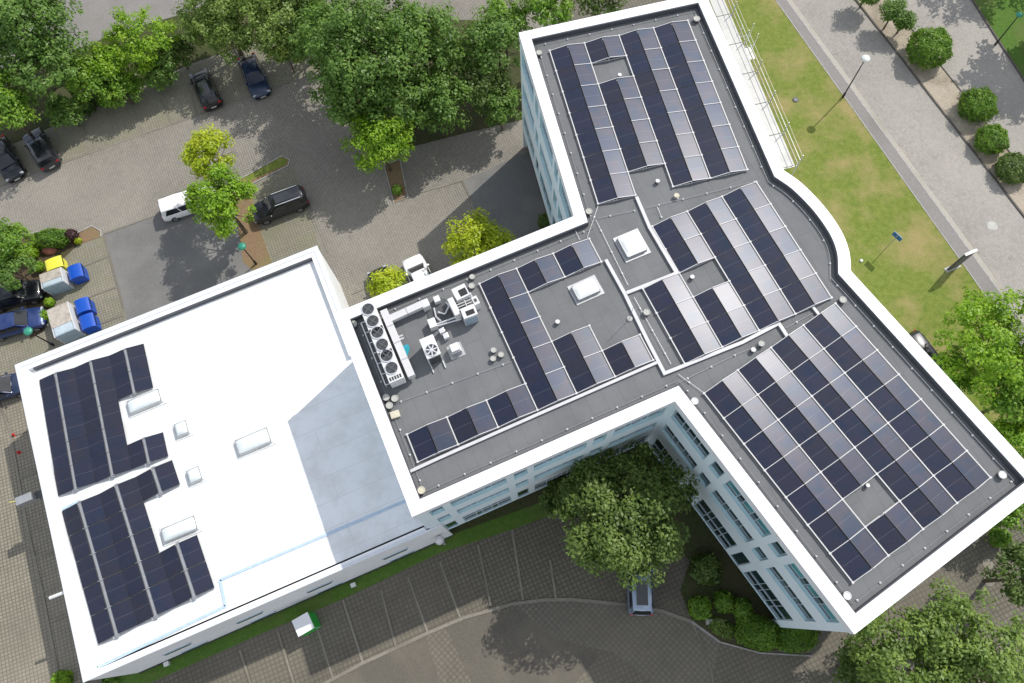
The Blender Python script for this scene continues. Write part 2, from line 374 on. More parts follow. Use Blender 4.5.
for ln in ([(22, 236), (50, 229), (78, 233), (92, 226), (101, 231), (101, 237)], [(232, 184), (282, 156), (290, 160), (288, 166), (252, 184)], [(692, 622), (719.5, 642), (760, 653), (812, 656)], [(384, 165), (400, 160), (408, 198), (394, 203), (384, 165)]):
    ribbon(kb, PXL(ln), .09, 0, .07)
kb.build('kerb', M_kerb, kind='structure')
# parking markings (rows of paler stones)
mk = MB()
_lz = [.026]
def mline(pts, w=.16):
    _lz[0] += .0012; ribbon(mk, PXL(pts), w, _lz[0])
mline([(-40, 203), (20, 178), (60, 163.5), (172, 124), (252, 96), (345, 61)])
for p, q in [((82, 121), (91.5, 155)), ((107, 111), (117.5, 147)), ((131, 99), (144, 137)), ((161, 100), (172, 124)), ((187, 84), (197, 115)), ((215, 71), (226, 105)), ((55, 127), (62, 160))]: mline([p, q])
mline([(103.7, 235), (127, 322)], .2); mline([(103.7, 234), (170, 210), (238, 187)], .14)
mline([(84, 266), (109, 256)]); mline([(88, 297), (118, 287)]); mline([(96, 325), (125, 315)])
mline([(296, 171), (328, 253)], .12); mline([(400, 198), (462, 181)], .14); mline([(462, 181), (479, 217)], .14); mline([(352, 294), (372, 285)], .12)
mline(front, .22)
for p, q in [((278, 632), (294, 683)), ((316, 624), (333, 678)), ((343, 600), (363, 663)), ((381, 590), (396, 647)), ((408, 577), (428, 633)), ((440, 562), (460, 617)), ((478, 545), (491, 606)), ((512, 530), (523, 600)), ((550, 560), (556, 599)), ((240, 650), (256, 700))]: mline([p, q], .15)
mline([(-2, 400), (10, 430), (27, 525), (42, 590), (58, 672), (66, 710)], .17)
for p, q in [((36, 558), (54, 551)), ((43, 592), (64, 584)), ((50, 622), (70, 614)), ((12, 436), (38, 428)), ((20, 478), (36, 472))]: mline([p, q], .12)
mline([(692, 622), (708, 660), (715, 690)], .15)
mk.build('parking_markings', M_line, kind='structure')
mh = MB(); c = at(992, 226); mh.lathe((c.x, c.y, .014), [(.42, 0), (.42, .012), (.36, .014), (.355, .008), (.33, .008), (.33, .016), (0.02, .018)], 28)
tag(mh.build('manhole_cover', M_conc), 'round pale manhole cover set in the light paved road beside the lawn', 'manhole cover')
for i, (x, y) in enumerate([(988, 564), (989, 581)]):
    mh = MB(); c = at(x, y); mh.lathe((c.x, c.y, .002), [(.36, 0), (.36, .012), (.3, .015), (.02, .02)], 24)
    tag(mh.build('manhole_cover', M_line), 'round concrete manhole cover on the brown paving, %s of the pair by the right trees' % ('upper', 'lower')[i], 'manhole cover', 'round covers in the right paving')
# ------------------------------------------------------------------ main building
ZP, ZR = 13.4, 12.95
o_ = lambda x, y: flat(at(x, y, ZP))
pT_NW = o_(519.5, 33)
NE = isect(pT_NW, AT, o_(744, 88), AT-math.pi/2)
notch = isect(o_(576, 216), AM, pT_NW, AT-math.pi/2)
MW = isect(notch, AM, o_(336, 315), AM-math.pi/2)
bottom = o_(854.6, 633)
inner = isect(bottom, AL-math.pi/2, o_(673, 401), AM)
MS = isect(inner, AM, MW, AM-math.pi/2)
right = isect(bottom, AL, o_(915.5, 342), AL-math.pi/2)
curve = cat_curve([o_(783.5, 171), o_(801, 183.5), o_(823, 206), o_(840.5, 231), o_(848.5, 252), o_(850, 271)], 5)
outer = [MW, notch, pT_NW, NE] + curve + [right, bottom, inner, MS]
innerp = inset(outer, .66)
bld = empty('office_building', 'three-winged white office building with dark grey flat roofs and banded windows', 'office building', (0, 0, 0))
def ring(poly, ins, z0, z1, mb):
    n = len(poly)
    for i in range(n):
        j = (i+1) % n; a, b, c_, d = poly[i], poly[j], ins[j], ins[i]
        mb.prism([a, b, c_, d], z0, z1)
# parapet as one closed ring
def closed_ring(poly, ins, z0, z1, name, mat, parent, z0i=None):
    n = len(poly); z0i = z0 if z0i is None else z0i
    vs = [(p.x, p.y, z0) for p in poly]+[(p.x, p.y, z1) for p in poly]+[(p.x, p.y, z1) for p in ins]+[(p.x, p.y, z0i) for p in ins]
    fs = []
    for i in range(n):
        j = (i+1) % n
        for k in range(4): fs.append((k*n+i, k*n+j, ((k+1) % 4)*n+j, ((k+1) % 4)*n+i))
    return MB().add(vs, fs).build(name, mat, parent)
closed_ring(inset(outer, -.05), innerp, ZP-.62, ZP, 'parapet', M_cap, bld)
no_ = len(outer); o2_, i2_ = inset(outer, -.055), innerp
for i in range(no_):
    a, b = outer[i], outer[(i+1) % no_]; L_ = (b-a).length; d = (b-a)/L_; nn_ = Vector((-d.y, d.x, 0)); nn_ = nn_ if (innerp[i]-outer[i]).dot(nn_) > 0 else -nn_
    k = 1.5
    while k < L_-.7:
        p = a+d*k; cj = MB(); cj.bar(p-nn_*.05+Vector((0, 0, ZP+.001)), p+nn_*.655+Vector((0, 0, ZP+.001)), .028, .012); cj.build('coping_joint', M_cap2, bld); k += 3.0
up_in = inset(outer, .72); closed_ring(inset(outer, .655), up_in, ZR-.1, ZP-.06, 'upstand_or_shadow_strip', M_upst_shade, bld)
# roof deck (triangulated n-gon)
MB().add([(p.x, p.y, ZR) for p in inset(outer, .5)], [tuple(range(len(outer)))]).build('roof', M_bitumen, bld)
def facade(parent, A, B, bays, rows, zbot, ztop, tone, depth=.21, core=True, low_plinth=True, endpier=None):
    """white grid wall from A to B (outward normal on the right of A->B) with recessed windows; bays: (s0,s1); rows: (z0,z1)"""
    L = (B-A).length; u = (B-A).normalized(); n = Vector((u.y, -u.x, 0))
    P = lambda s, z, d=0.0: A+u*s+n*d+Vector((0, 0, z))
    S = sorted({0, L}|{x for b in bays for x in b}); Z = sorted({zbot, ztop}|{z for r in rows for z in r})
    w = MB(); holes = set()
    for b in bays:
        for r in rows: holes.add((b, r))
    for i in range(len(S)-1):
        for k in range(len(Z)-1):
            if any(b[0] <= S[i] and S[i+1] <= b[1] and r[0] <= Z[k] and Z[k+1] <= r[1] for b, r in holes): continue
            w.add([P(S[i], Z[k]), P(S[i+1], Z[k]), P(S[i+1], Z[k+1]), P(S[i], Z[k+1])], [(0, 1, 2, 3)])
    for b, r in holes:
        dd = .07 if r is rows[0] else depth
        for (p, q) in (((b[0], r[0]), (b[1], r[0])), ((b[1], r[0]), (b[1], r[1])), ((b[1], r[1]), (b[0], r[1])), ((b[0], r[1]), (b[0], r[0]))):
            w.add([P(*p), P(*q), P(*q, -dd), P(*p, -dd)], [(0, 1, 2, 3)], 1)
    # underside lip
    w.add([P(0, zbot), P(L, zbot), P(L, zbot, -depth-.1), P(0, zbot, -depth-.1)], [(0, 1, 2, 3)])
    w.build('wall', [M_wall, M_reveal], parent)
    depth0 = depth
    for b, r in sorted(holes):
        depth = .07 if r is rows[0] else depth0
        width = b[1]-b[0]; h = r[1]-r[0]; f = MB(); d0 = -depth+.02
        fr = .055
        def fbar(s0, z0, s1, z1, wd=fr, mi=0):
            f.bar(P(s0, z0, d0-.02), P(s1, z1, d0-.02), wd, .07, mi)
        fbar(b[0]+fr/2, r[0], b[0]+fr/2, r[1]); fbar(b[1]-fr/2, r[0], b[1]-fr/2, r[1]); fbar(b[0]+fr, r[0]+fr/2, b[1]-fr, r[0]+fr/2); fbar(b[0]+fr, r[1]-fr/2, b[1]-fr, r[1]-fr/2)
        if width > 2:
            q = width/3
            for c_ in (b[0]+q-.21, b[0]+q+.21, b[1]-q-.21, b[1]-q+.21): fbar(c_, r[0]+fr, c_, r[1]-fr, .05)
            f.bar(P(b[0]+.05, r[0]+.52, d0+.01), P(b[0]+q-.24, r[0]+.52, d0+.01), .04, .04); f.bar(P(b[0]+q+.24, r[0]+.52, d0+.01), P(b[1]-q-.24, r[0]+.52, d0+.01), .04, .04); f.bar(P(b[1]-q+.24, r[0]+.52, d0+.01), P(b[1]-.05, r[0]+.52, d0+.01), .04, .04)
            if h > 2.4: f.bar(P(b[0]+fr, r[0]+1.6, d0), P(b[1]-fr, r[0]+1.6, d0), .07, .07)
        fo = f.build('window', M_frame, parent)
        g = MB(); g.add([P(b[0], r[0], -depth), P(b[1], r[0], -depth), P(b[1], r[1], -depth), P(b[0], r[1], -depth)], [(0, 1, 2, 3)])
        mats = [M_glass, M_glass_t]
        po = g.build('pane', M_glass, fo)
        if tone(b, r) and width > 2:
            # drawn teal blinds behind three of the lights
            q = width/3; bl = MB()
            for s0, s1 in ((b[0]+.06, b[0]+q-.25), (b[0]+q+.25, b[1]-q-.25), (b[1]-q+.25, b[1]-.06)):
                bl.add([P(s0, r[0]+.5, -depth+.012), P(s1, r[0]+.5, -depth+.012), P(s1, r[1]-.06, -depth+.012), P(s0, r[1]-.06, -depth+.012)], [(0, 1, 2, 3)])
            bl.build('blind', M_glass_t, fo)
    if low_plinth:
        pl = MB(); e = -depth0-.1
        pl.add([P(0, 0, e), P(L, 0, e), P(L, zbot, e), P(0, zbot, e)], [(0, 1, 2, 3)]); pl.build('plinth', M_dark, parent)
    return P, L
LL = (bottom-inner).length; sh = LL-14.55
bl_ = [(.35, 3.4+sh), (3.85+sh, 4.7+sh), (5.15+sh, 8.65+sh), (9.1+sh, 9.95+sh), (10.45+sh, 14.0+sh)]
P, _ = facade(bld, inner, bottom, bl_, [(1.6, 4.95), (7.0, 8.85), (10.55, 12.4)], 1.5, ZP-.61, lambda b, r: r[0] > 10 and b[0] > 5)
pb = MB(); pb.prism([P(LL-.5, 0), P(LL-.003, 0), P(LL-.003, 0, -.5), P(LL-.5, 0, -.5)], 0, 1.5); pb.build('corner_pier', M_wall, bld)
LM = (inner-MS).length; so = LM-15.6
bm_ = [(.6+so, 1.4+so), (1.86+so, 5.25+so), (5.72+so, 6.55+so), (6.95+so, 10.25+so), (10.7+so, 11.5+so), (11.98+so, LM-.35)]
P, _ = facade(bld, MS, inner, bm_, [(2.75, 5.3), (7.1, 8.85), (10.55, 12.4)], 2.5, ZP-.61, lambda b, r: False)
LT = (notch-pT_NW).length
bt_ = [(.45, 3.9), (4.35, 5.2), (5.65, 9.1), (9.55, 10.4), (10.85, min(14.0, LT-.4))]
facade(bld, pT_NW, notch, bt_, [(3.6, 5.3), (7.1, 8.85), (10.55, 12.4)], 2.5, ZP-.61, lambda b, r: True)
w = MB()
plain_edges = [(MW, notch), (pT_NW, NE)]+[(outer[i], outer[i+1]) for i in range(3, 3+len(curve)+1)]+[(right, bottom), (MS, MW)]
n_out = len(outer)
for i in range(n_out):
    a, b = outer[i], outer[(i+1) % n_out]
    if (a, b) in [(notch, pT_NW)] or (a is notch and b is pT_NW) or (a is bottom and b is inner) or (a is inner and b is MS): continue
    w.add([(a.x, a.y, 0), (b.x, b.y, 0), (b.x, b.y, ZP-.61), (a.x, a.y, ZP-.61)], [(0, 1, 2, 3)])
w.build('wall', M_wall, bld)
# ------------------------------------------------------------------ annex hall
ZA, ZAR = 6.6, 6.22
q_ = lambda x, y: flat(at(x, y, ZA))
aNE = q_(317, 246.5); aNW = isect(aNE, AM, q_(15.5, 364), AM-math.pi/2); aSW = isect(aNW, AM-math.pi/2, q_(83, 682), AM)
e1 = MS+U(AM-math.pi/2)*.1
aSE = isect(aSW, AM-.006, MS+U(AM)*.75, AM-math.pi/2)
aE2 = isect(aNE, AM-math.pi/2, MW-U(AM)*.05, AM)
m1_ = MW-U(AM)*.012; m2_ = MS-U(AM)*.012+U(AM-math.pi/2)*.02; m3_ = MS+U(AM)*.75+U(AM-math.pi/2)*.012
apoly = [aNE, aNW, aSW, aSE, flat(m3_), flat(m2_), flat(m1_), isect(aNE, AM-math.pi/2, m1_, AM+.001)]
hall = empty('hall_annex', 'lower white flat-roofed hall with bright white roof beside the grey-roofed office', 'building', (0, 0, 0))
ain = inset(apoly, [.62, .72, .34, .3, .02, .25, .02, .62])
closed_ring(apoly, ain, 0.0, ZA, 'wall', M_white, hall, z0i=ZAR-.2)
MB().add([(p.x, p.y, ZAR) for p in inset(apoly, [.5, .6, .5, .2, .01, .2, .01, .5])], [tuple(range(len(apoly)))]).build('roof', M_white_roof, hall)
# coping metal
closed_ring(inset(apoly, [-.05, -.05, -.05, .001, .001, .001, .001, -.05]), inset(apoly, [.3, .3, .16, .28, .015, .2, .015, .3]), ZA+.003, ZA+.05, 'coping', M_cap2, hall)
# membrane upstand step along the south and west edge
st = MB()
def wp(x, y, z): return at(x, y, z)
for a, b in [((220, 580), (411, 498.5)), ((220, 580), (225.5, 606)), ((225.5, 606), (97, 668)), ((56, 512), (97, 668)), ((56, 512), (80, 501))]:
    st.bar(at(a[0], a[1], ZAR+.03), at(b[0], b[1], ZAR+.03), .17, .06)
st.build('membrane_upstand', M_step, hall)
shade_bar = MB(); A0, B0 = ain[0], ain[1]; dd_ = (B0-A0).normalized(); nn0 = -U(AM+math.pi/2)
shade_bar.bar(A0+dd_*.05+nn0*.06+Vector((0, 0, ZAR+.16)), B0-dd_*.3+nn0*.06+Vector((0, 0, ZAR+.16)), .12, .32); shade_bar.build('upstand_or_shadow_strip', M_upst_shade, hall)  # black bar stands in for the shadow line inside the north parapet
# slot windows in the south wall
u = (aSE-aSW).normalized(); nn = Vector((u.y, -u.x, 0))
for s0 in (3.4, 8.2, 12.95, 18.2):
    for z in (3.55, 1.0):
        f = MB(); c = aSW+u*(s0+.87)+nn*.03+Vector((0, 0, z)); f.bar(c-u*.87, c+u*.87, .10, .42); fo = f.build('window', M_frame, hall)
        g = MB(); g.bar(c-u*.8+nn*.03, c+u*.8+nn*.03, .10, .3); g.build('pane', M_glass, fo)
pl = MB(); pl.bar(aSW+nn*.03+Vector((0, 0, .15)), aSE+nn*.03+Vector((0, 0, .15)), .06, .3); pl.build('plinth', M_dark, hall)
# ------------------------------------------------------------------ skylights (parts of their building)
def skylight(parent, q, z, curb_m, dome_m, h=.3):
    c = sum((at(x, y, z) for x, y in q), Vector())/4; P4 = [at(x, y, z) for x, y in q]
    ux = ((P4[1]-P4[0])+(P4[2]-P4[3]))/2; uy = ((P4[3]-P4[0])+(P4[2]-P4[1]))/2; a = math.atan2(ux.y, ux.x); W_, D_ = ux.length, uy.length
    e = MB(); e.box((0, 0, .02), (W_, D_, .04)); e.box((0, 0, .15), (W_-.34, D_-.34, .24), taper=.95)
    eo = e.build('skylight', curb_m, parent, bevel=.01); eo.location = (c.x, c.y, z); eo.rotation_euler = (0, 0, a)
    # pillow dome
    n = 10; vs = []; fs = []; hw, hd = (W_-.42)/2, (D_-.42)/2
    for j in range(n+1):
        for i in range(n+1):
            x = -1+2*i/n; y = -1+2*j/n; vs.append((x*hw, y*hd, .28+h*(1-abs(x)**3.0)**.6*(1-abs(y)**3.0)**.6))
    for j in range(n):
        for i in range(n): k = j*(n+1)+i; fs.append((k, k+1, k+n+2, k+n+1))
    b = MB(); b.add(vs, fs); b.build('dome', dome_m, eo, smooth=True)
    r = MB(); 
    for x0, y0, x1, y1 in ((-hw, -hd, hw, -hd), (-hw, hd, hw, hd), (-hw, -hd, -hw, hd), (hw, -hd, hw, hd)): r.bar((x0, y0, .285), (x1, y1, .285), .06, .05)
    r.build('frame', M_galv, eo)
skylight(bld, [(612, 238.5), (637, 229), (651.5, 252), (626.5, 263.5)], ZR+.01, M_galv, M_dome, .2)
skylight(bld, [(567, 286.8), (594.5, 274.8), (604.5, 293.5), (577, 306)], ZR+.01, M_galv, M_dome, .2)
for k, q in enumerate([[(125, 402), (161, 386.5), (168, 403), (130.4, 418)], [(172, 424.8), (189, 417.5), (194.6, 435), (177, 441)], [(232.6, 440.6), (269.9, 424.5), (276.4, 444), (239, 459.5)], [(184.3, 471.3), (201, 463), (208.6, 480.7), (190, 488)], [(159, 528.3), (197.5, 512.5), (203.5, 530.5), (164.5, 546.8)]]):
    skylight(hall, q, ZAR+.01, M_wpl, M_domeg, .22)
# ------------------------------------------------------------------ solar arrays
ORD = ['first', 'second', 'third', 'fourth', 'fifth', 'sixth', 'seventh', 'eighth', 'ninth', 'tenth', 'eleventh', 'twelfth']
TILT = math.radians(10); MWD, MLN = 1.13, 1.70; HW = MWD*math.cos(TILT); RISE = MWD*math.sin(TILT)
_fr = MB()
for s in (-1, 1):
    _fr.box((s*(MWD/2-.01), 0, 0), (.02, MLN, .035)); _fr.box((0, s*(MLN/2-.01), 0), (MWD-.04, .02, .035))
_frame = _fr.build('frame', M_pframe); _gl = MB(); _gl.box((0, 0, .006), (MWD-.036, MLN-.036, .012)); _glass = _gl.build('cell_sheet', M_panel)
frame_me, glass_me = _frame.data, _glass.data
bpy.data.objects.remove(_frame); bpy.data.objects.remove(_glass)
rnd = random.Random(3)
def module(cx, cy, zlow, ang, side, label, group, vflip=0):
    """side -1: falls towards -u, side +1: falls towards +u"""
    e = empty('solar_panel', label, 'solar panel', (cx, cy, zlow+RISE/2), 0, group)
    e.rotation_euler = (Matrix.Rotation(ang, 3, 'Z') @ Matrix.Rotation(TILT*side+rnd.gauss(0, .009), 3, 'Y') @ Matrix.Rotation(rnd.gauss(0, .006), 3, 'X')).to_euler()
    for nm, me in (('frame', frame_me), ('cell_sheet', glass_me)):
        o = bpy.data.objects.new(nm, me); COL.objects.link(o); o.parent = e
def array(org, ang, pp, rp, cells, name, z0, style, rack_label, ridge_gap=.05, base_row=0):
    """org: top-left low edge (xy) of pair column 0,row 0; cells: {pair:[rows]}; tents with ridge in the middle of each pair"""
    u, v = U(ang), U(ang-math.pi/2); zl = z0
    cols = sorted(cells)
    cmin = cols[0]
    for c in cols:
        for r in cells[c]:
            for side in (-1, 1):
                off = c*pp + pp/2 + side*(ridge_gap/2+HW/2)
                p = org + u*off + v*((r+.5)*rp)
                tone = 'dark' if side < 0 else 'pale'
                module(p.x, p.y, zl, ang, side, '%s solar panel, %s row from top, %s column from left, %s' % (tone, ORD[r], ORD[(c-cmin)*2+(side > 0)], name), 'solar panels of the %s' % name)
    rack = empty('mounting_frame', rack_label, 'mounting frame', (org.x, org.y, z0-.1))
    def pt(c, r, dz): 
        p = org+u*c*pp+v*r*rp; return Vector((p.x, p.y, zl+dz))
    org3 = Vector((org.x, org.y, z0-.1))
    def rebuild(mb, nm, mat): 
        mb.v = [(a[0]-org3.x, a[1]-org3.y, a[2]-org3.z) for a in mb.v]; return mb.build(nm, mat, rack)
    # long rails in the valleys
    for c in range(min(cols), max(cols)+2):
        rows = sorted(set(cells.get(c, []))|set(cells.get(c-1, [])))
        if not rows: continue
        k = 0
        while k < len(rows):
            j = k
            while j+1 < len(rows) and rows[j+1] == rows[j]+1: j += 1
            m = MB(); m.bar(pt(c, rows[k]-.02, .02), pt(c, rows[j]+1.02, .02), .062, .06)
            for rr in range(rows[k], rows[j]+2): 
                q = pt(c, rr, .035); m.box((q.x, q.y, q.z), (.13, .1, .06), ang)
            rebuild(m, 'rail', M_tray); k = j+1
    # row rails following the tent
    ends = set()
    for c in cols:
        for r in cells[c]: ends |= {(c, r), (c, r+1)}
    for c, r in sorted(ends):
        m = MB(); a, b_, d = pt(c, r, .0), pt(c+.5, r, RISE), pt(c+1, r, 0)
        edge = (r not in cells[c]) or ((r-1) not in cells[c])
        wd = .036; la = .045 if style == 'both' else (.02 if edge else -.02)
        s1 = b_+Vector((0, 0, -.03)); 
        a1_ = a+u*.07; d1_ = d-u*.07
        m.bar(a1_+Vector((0, 0, la)), b_+Vector((0, 0, la-.01))-u*.02, wd, .03); m.bar(b_+Vector((0, 0, .036))+u*.02, d1_+Vector((0, 0, .04)), wd, .03)
        if edge: 
            m.bar(b_+Vector((0, 0, -.02)), b_-Vector((0, 0, RISE+.1)), .05); m.bar(a1_-Vector((0, 0, .05)), d1_-Vector((0, 0, .05)), .05, .04)
        rebuild(m, 'cross_rail', M_tray)
PZ = ZR+.13
full = lambda n: list(range(n))
o = flat(at(703.9, 393.4, PZ)); array(o, AL, 2.42, 1.745, {0: full(7), 1: [0, 1, 2, 3, 4, 6], 2: full(7), 3: full(7)}, 'lower right wing array', PZ, 'both', 'white rail frame under the solar array on the lower right wing')
o = flat(at(549.7, 50.9, PZ)); array(o, AT, 2.415, 1.725, {0: full(7), 1: [0, 2, 3, 4, 5], 2: full(7), 3: full(7)}, 'top wing array', PZ, 'one', 'white rail frame under the solar array on the top wing')
AR = math.radians(24.2)
o = flat(at(756.1, 182.2, PZ))-U(AR)*(3*2.42); array(o, AR, 2.42, 1.72, {-1: [2, 3, 4], 0: [0, 1, 3, 4], 1: full(5), 2: full(5)}, 'curved side array', PZ, 'one', 'white rail frame under the solar array beside the curved parapet')
o = flat(at(479.5, 283.9, PZ)); array(o, AM, 2.42, 1.705, {-3: [4], -2: [4], -1: [4], 0: full(5), 1: [0, 3, 4], 2: [0, 4]}, 'middle wing array', PZ, 'one', 'white rail frame under the solar array on the middle wing')
# annex arrays: ridges beside the white walkways, so pairs start with the half falling left
def hall_array(topleft, botleft, topright, rows_full, cells, name, label):
    z0 = ZAR+.16; P0, P1, P2 = (flat(at(*p, z0)) for p in (topleft, botleft, topright))
    v = (P1-P0)/5; ang = math.atan2(v.y, v.x)+math.pi/2; W_ = (P2-P0).length; u, vv = U(ang), v.normalized(); rp = v.length
    gap = .26; wv = .02; x = 0; pos = []
    # strips: L falls left(dark side first) ; order: d | l d | l d | l
    total = 6*HW+3*gap+2*wv; k = W_/total
    for i, s in enumerate([-1, 1, -1, 1, -1, 1]):
        pos.append((x+HW*k/2, s)); x += HW*k+(gap*k if s < 0 else wv)
    for ci, (off, s) in enumerate(pos):
        for r in cells[ci]:
            p = P0+u*off+vv*((r+.5)*rp)
            module(p.x, p.y, z0, ang, s, 'black solar panel, %s row from top, %s column from left, %s' % (ORD[r], ORD[ci], name), 'solar panels of the %s' % name)
    rack = empty('mounting_frame', label, 'mounting frame', (P0.x, P0.y, z0-.1)); oo = Vector((P0.x, P0.y, z0-.1))
    for g in range(3):
        off = (pos[2*g][0]+pos[2*g+1][0])/2; rows = cells[2*g+1]
        k0_ = 0
        while k0_ < len(rows):
            j = k0_
            while j+1 < len(rows) and rows[j+1] == rows[j]+1: j += 1
            a = P0+u*off+vv*(rows[k0_]*rp-.1)-oo; b = P0+u*off+vv*((rows[j]+1)*rp+.1)-oo
            m = MB(); m.bar((a.x, a.y, .21), (b.x, b.y, .21), gap-.04, .05)
            for rr in range(rows[k0_], rows[j]+2):
                q = P0+u*off+vv*(rr*rp)-oo; m.bar(Vector((q.x, q.y, .27))-u*.17, Vector((q.x, q.y, .27))+u*.17, .04, .05)
            m.build('rail', M_galv, rack); k0_ = j+1
    for r in range(6):
        m = MB(); n = 0
        for ci, (off, s) in enumerate(pos):
            if r in cells[ci] or (r-1) in cells[ci]:
                a = P0+u*(off-HW/2)+vv*(r*rp)-oo; b = P0+u*(off+HW/2)+vv*(r*rp)-oo; z1, z2 = (.07, .07+RISE) if s < 0 else (.07+RISE, .07)
                m.bar((a.x, a.y, z1), (b.x, b.y, z2), .025, .03); n += 1
        if n: m.build('cross_rail', M_dgrey, rack)
F5 = full(5)
hall_array((39.7, 380.2), (58.8, 495.7), (142.5, 340.6), 5, [F5, F5, F5, F5, [0, 1, 4], [0, 1, 4]], 'upper white roof array', 'rail frame under the upper solar array on the white roof')
hall_array((62, 511.2), (98.7, 644.5), (173.1, 464.1), 5, [F5, F5, F5, F5, [0, 3, 4], [0, 3, 4]], 'lower white roof array', 'rail frame under the lower solar array on the white roof')
# ------------------------------------------------------------------ roof fittings
def polybar(name, label, cat, pts, w, h, zc, mat, group=None, feet=True):
    P_ = [at(x, y, zc) for x, y in pts]; m = MB(); o0 = P_[0]
    for i in range(len(P_)-1): 
        d = (P_[i+1]-P_[i]).normalized(); a = P_[i] if i == 0 else P_[i]-d*(-w*.51)
        m.bar(P_[i]-o0+(d*w*.505 if i else Vector()), P_[i+1]-o0+d*w*.495*(i < len(P_)-2), w, h)
    ob = m.build(name, mat, origin=None); ob.location = o0
    tag(ob, label, cat, group); return ob
tz = ZR+.12
TG = 'white cable trays on the grey roof'
polybar('cable_tray', 'long white cable tray stepping round the small skylight and inner array corner', 'cable tray', [(605.8, 259.8), (624.5, 293.5), (648, 341.8), (664.5, 373.5), (742, 342.5), (778.7, 323.5), (787.5, 337)], .2, .12, tz, M_tray, TG)
polybar('cable_tray', 'white cable tray from the top wing array down past the big square skylight', 'cable tray', [(636.5, 197), (649.5, 227.5), (676.5, 273.3), (626.5, 293)], .2, .12, tz, M_tray, TG)
polybar('cable_tray', 'white cable tray running below the middle wing array to the left parapet', 'cable tray', [(403, 474.8), (438, 458.6), (540, 413.5), (657, 362.5)], .17, .12, tz, M_tray, TG)
polybar('cable_tray', 'thin white cable tray closing the gap between the two right arrays', 'cable tray', [(812, 306), (819, 315)], .16, .1, tz, M_tray, TG)
# lightning conductor wires
def wire(name, label, lines, z, step=1.55, closed=False, mat=M_galv, group=None, r=.012):
    q0 = lines[0][0]; off = Vector((q0.x, q0.y, z)) if isinstance(q0, Vector) else at(*q0, z)
    e = empty(name, label, 'lightning conductor', off, 0, group); w_ = MB(); hold = []
    for ln in lines:
        Q = [Vector((p.x, p.y, z)) if isinstance(p, Vector) else at(*p, z) for p in ln]; acc = step*.5
        for i in range(len(Q)-1):
            a, b = Q[i], Q[i+1]; w_.tube(a-off, b-off, r, n=5); L_ = (b-a).length
            while acc < L_: hold.append(a.lerp(b, acc/L_)); acc += step
            acc -= L_
    w_.build('wire', mat, e)
    hm = None
    for p in hold:
        if hm is None:
            b_ = MB(); b_.lathe((0, 0, -.09), [(.065, 0), (.065, .05), (.03, .07), (.025, .1), (.001, .1)], 8); ob = b_.build('wire_holder', M_wpl, e); hm = ob.data
        else:
            ob = bpy.data.objects.new('wire_holder', hm); COL.objects.link(ob); ob.parent = e
        ob.location = p-off
per = inset(outer, 1.0)
zz = ZR+.11
wire('lightning_conductor', 'thin wire with white holders following the inside of the grey roof parapet', [per+[per[0]]], zz)
wire('lightning_conductor', 'thin wires with white holders crossing the roof around the big skylight', [[(598, 218), (636, 210)], [(596, 220), (628, 285)], [(598, 206), (587, 238)], [(647, 207.5), (756, 181)], [(657, 206), (662, 218)], [(575, 230), (580, 240)]], zz)
wire('lightning_conductor', 'thin wire with white holders beyond the long middle roof strip near the rooftop machines', [[(388, 406), (512, 361)]], zz)
wire('lightning_conductor', 'thin wires with white holders between middle wing and lower right wing', [[(678, 374), (704, 393)], [(676, 384), (735, 355), (766, 342)], [(786, 328), (813, 313)], [(634, 297), (671, 364)]], zz)
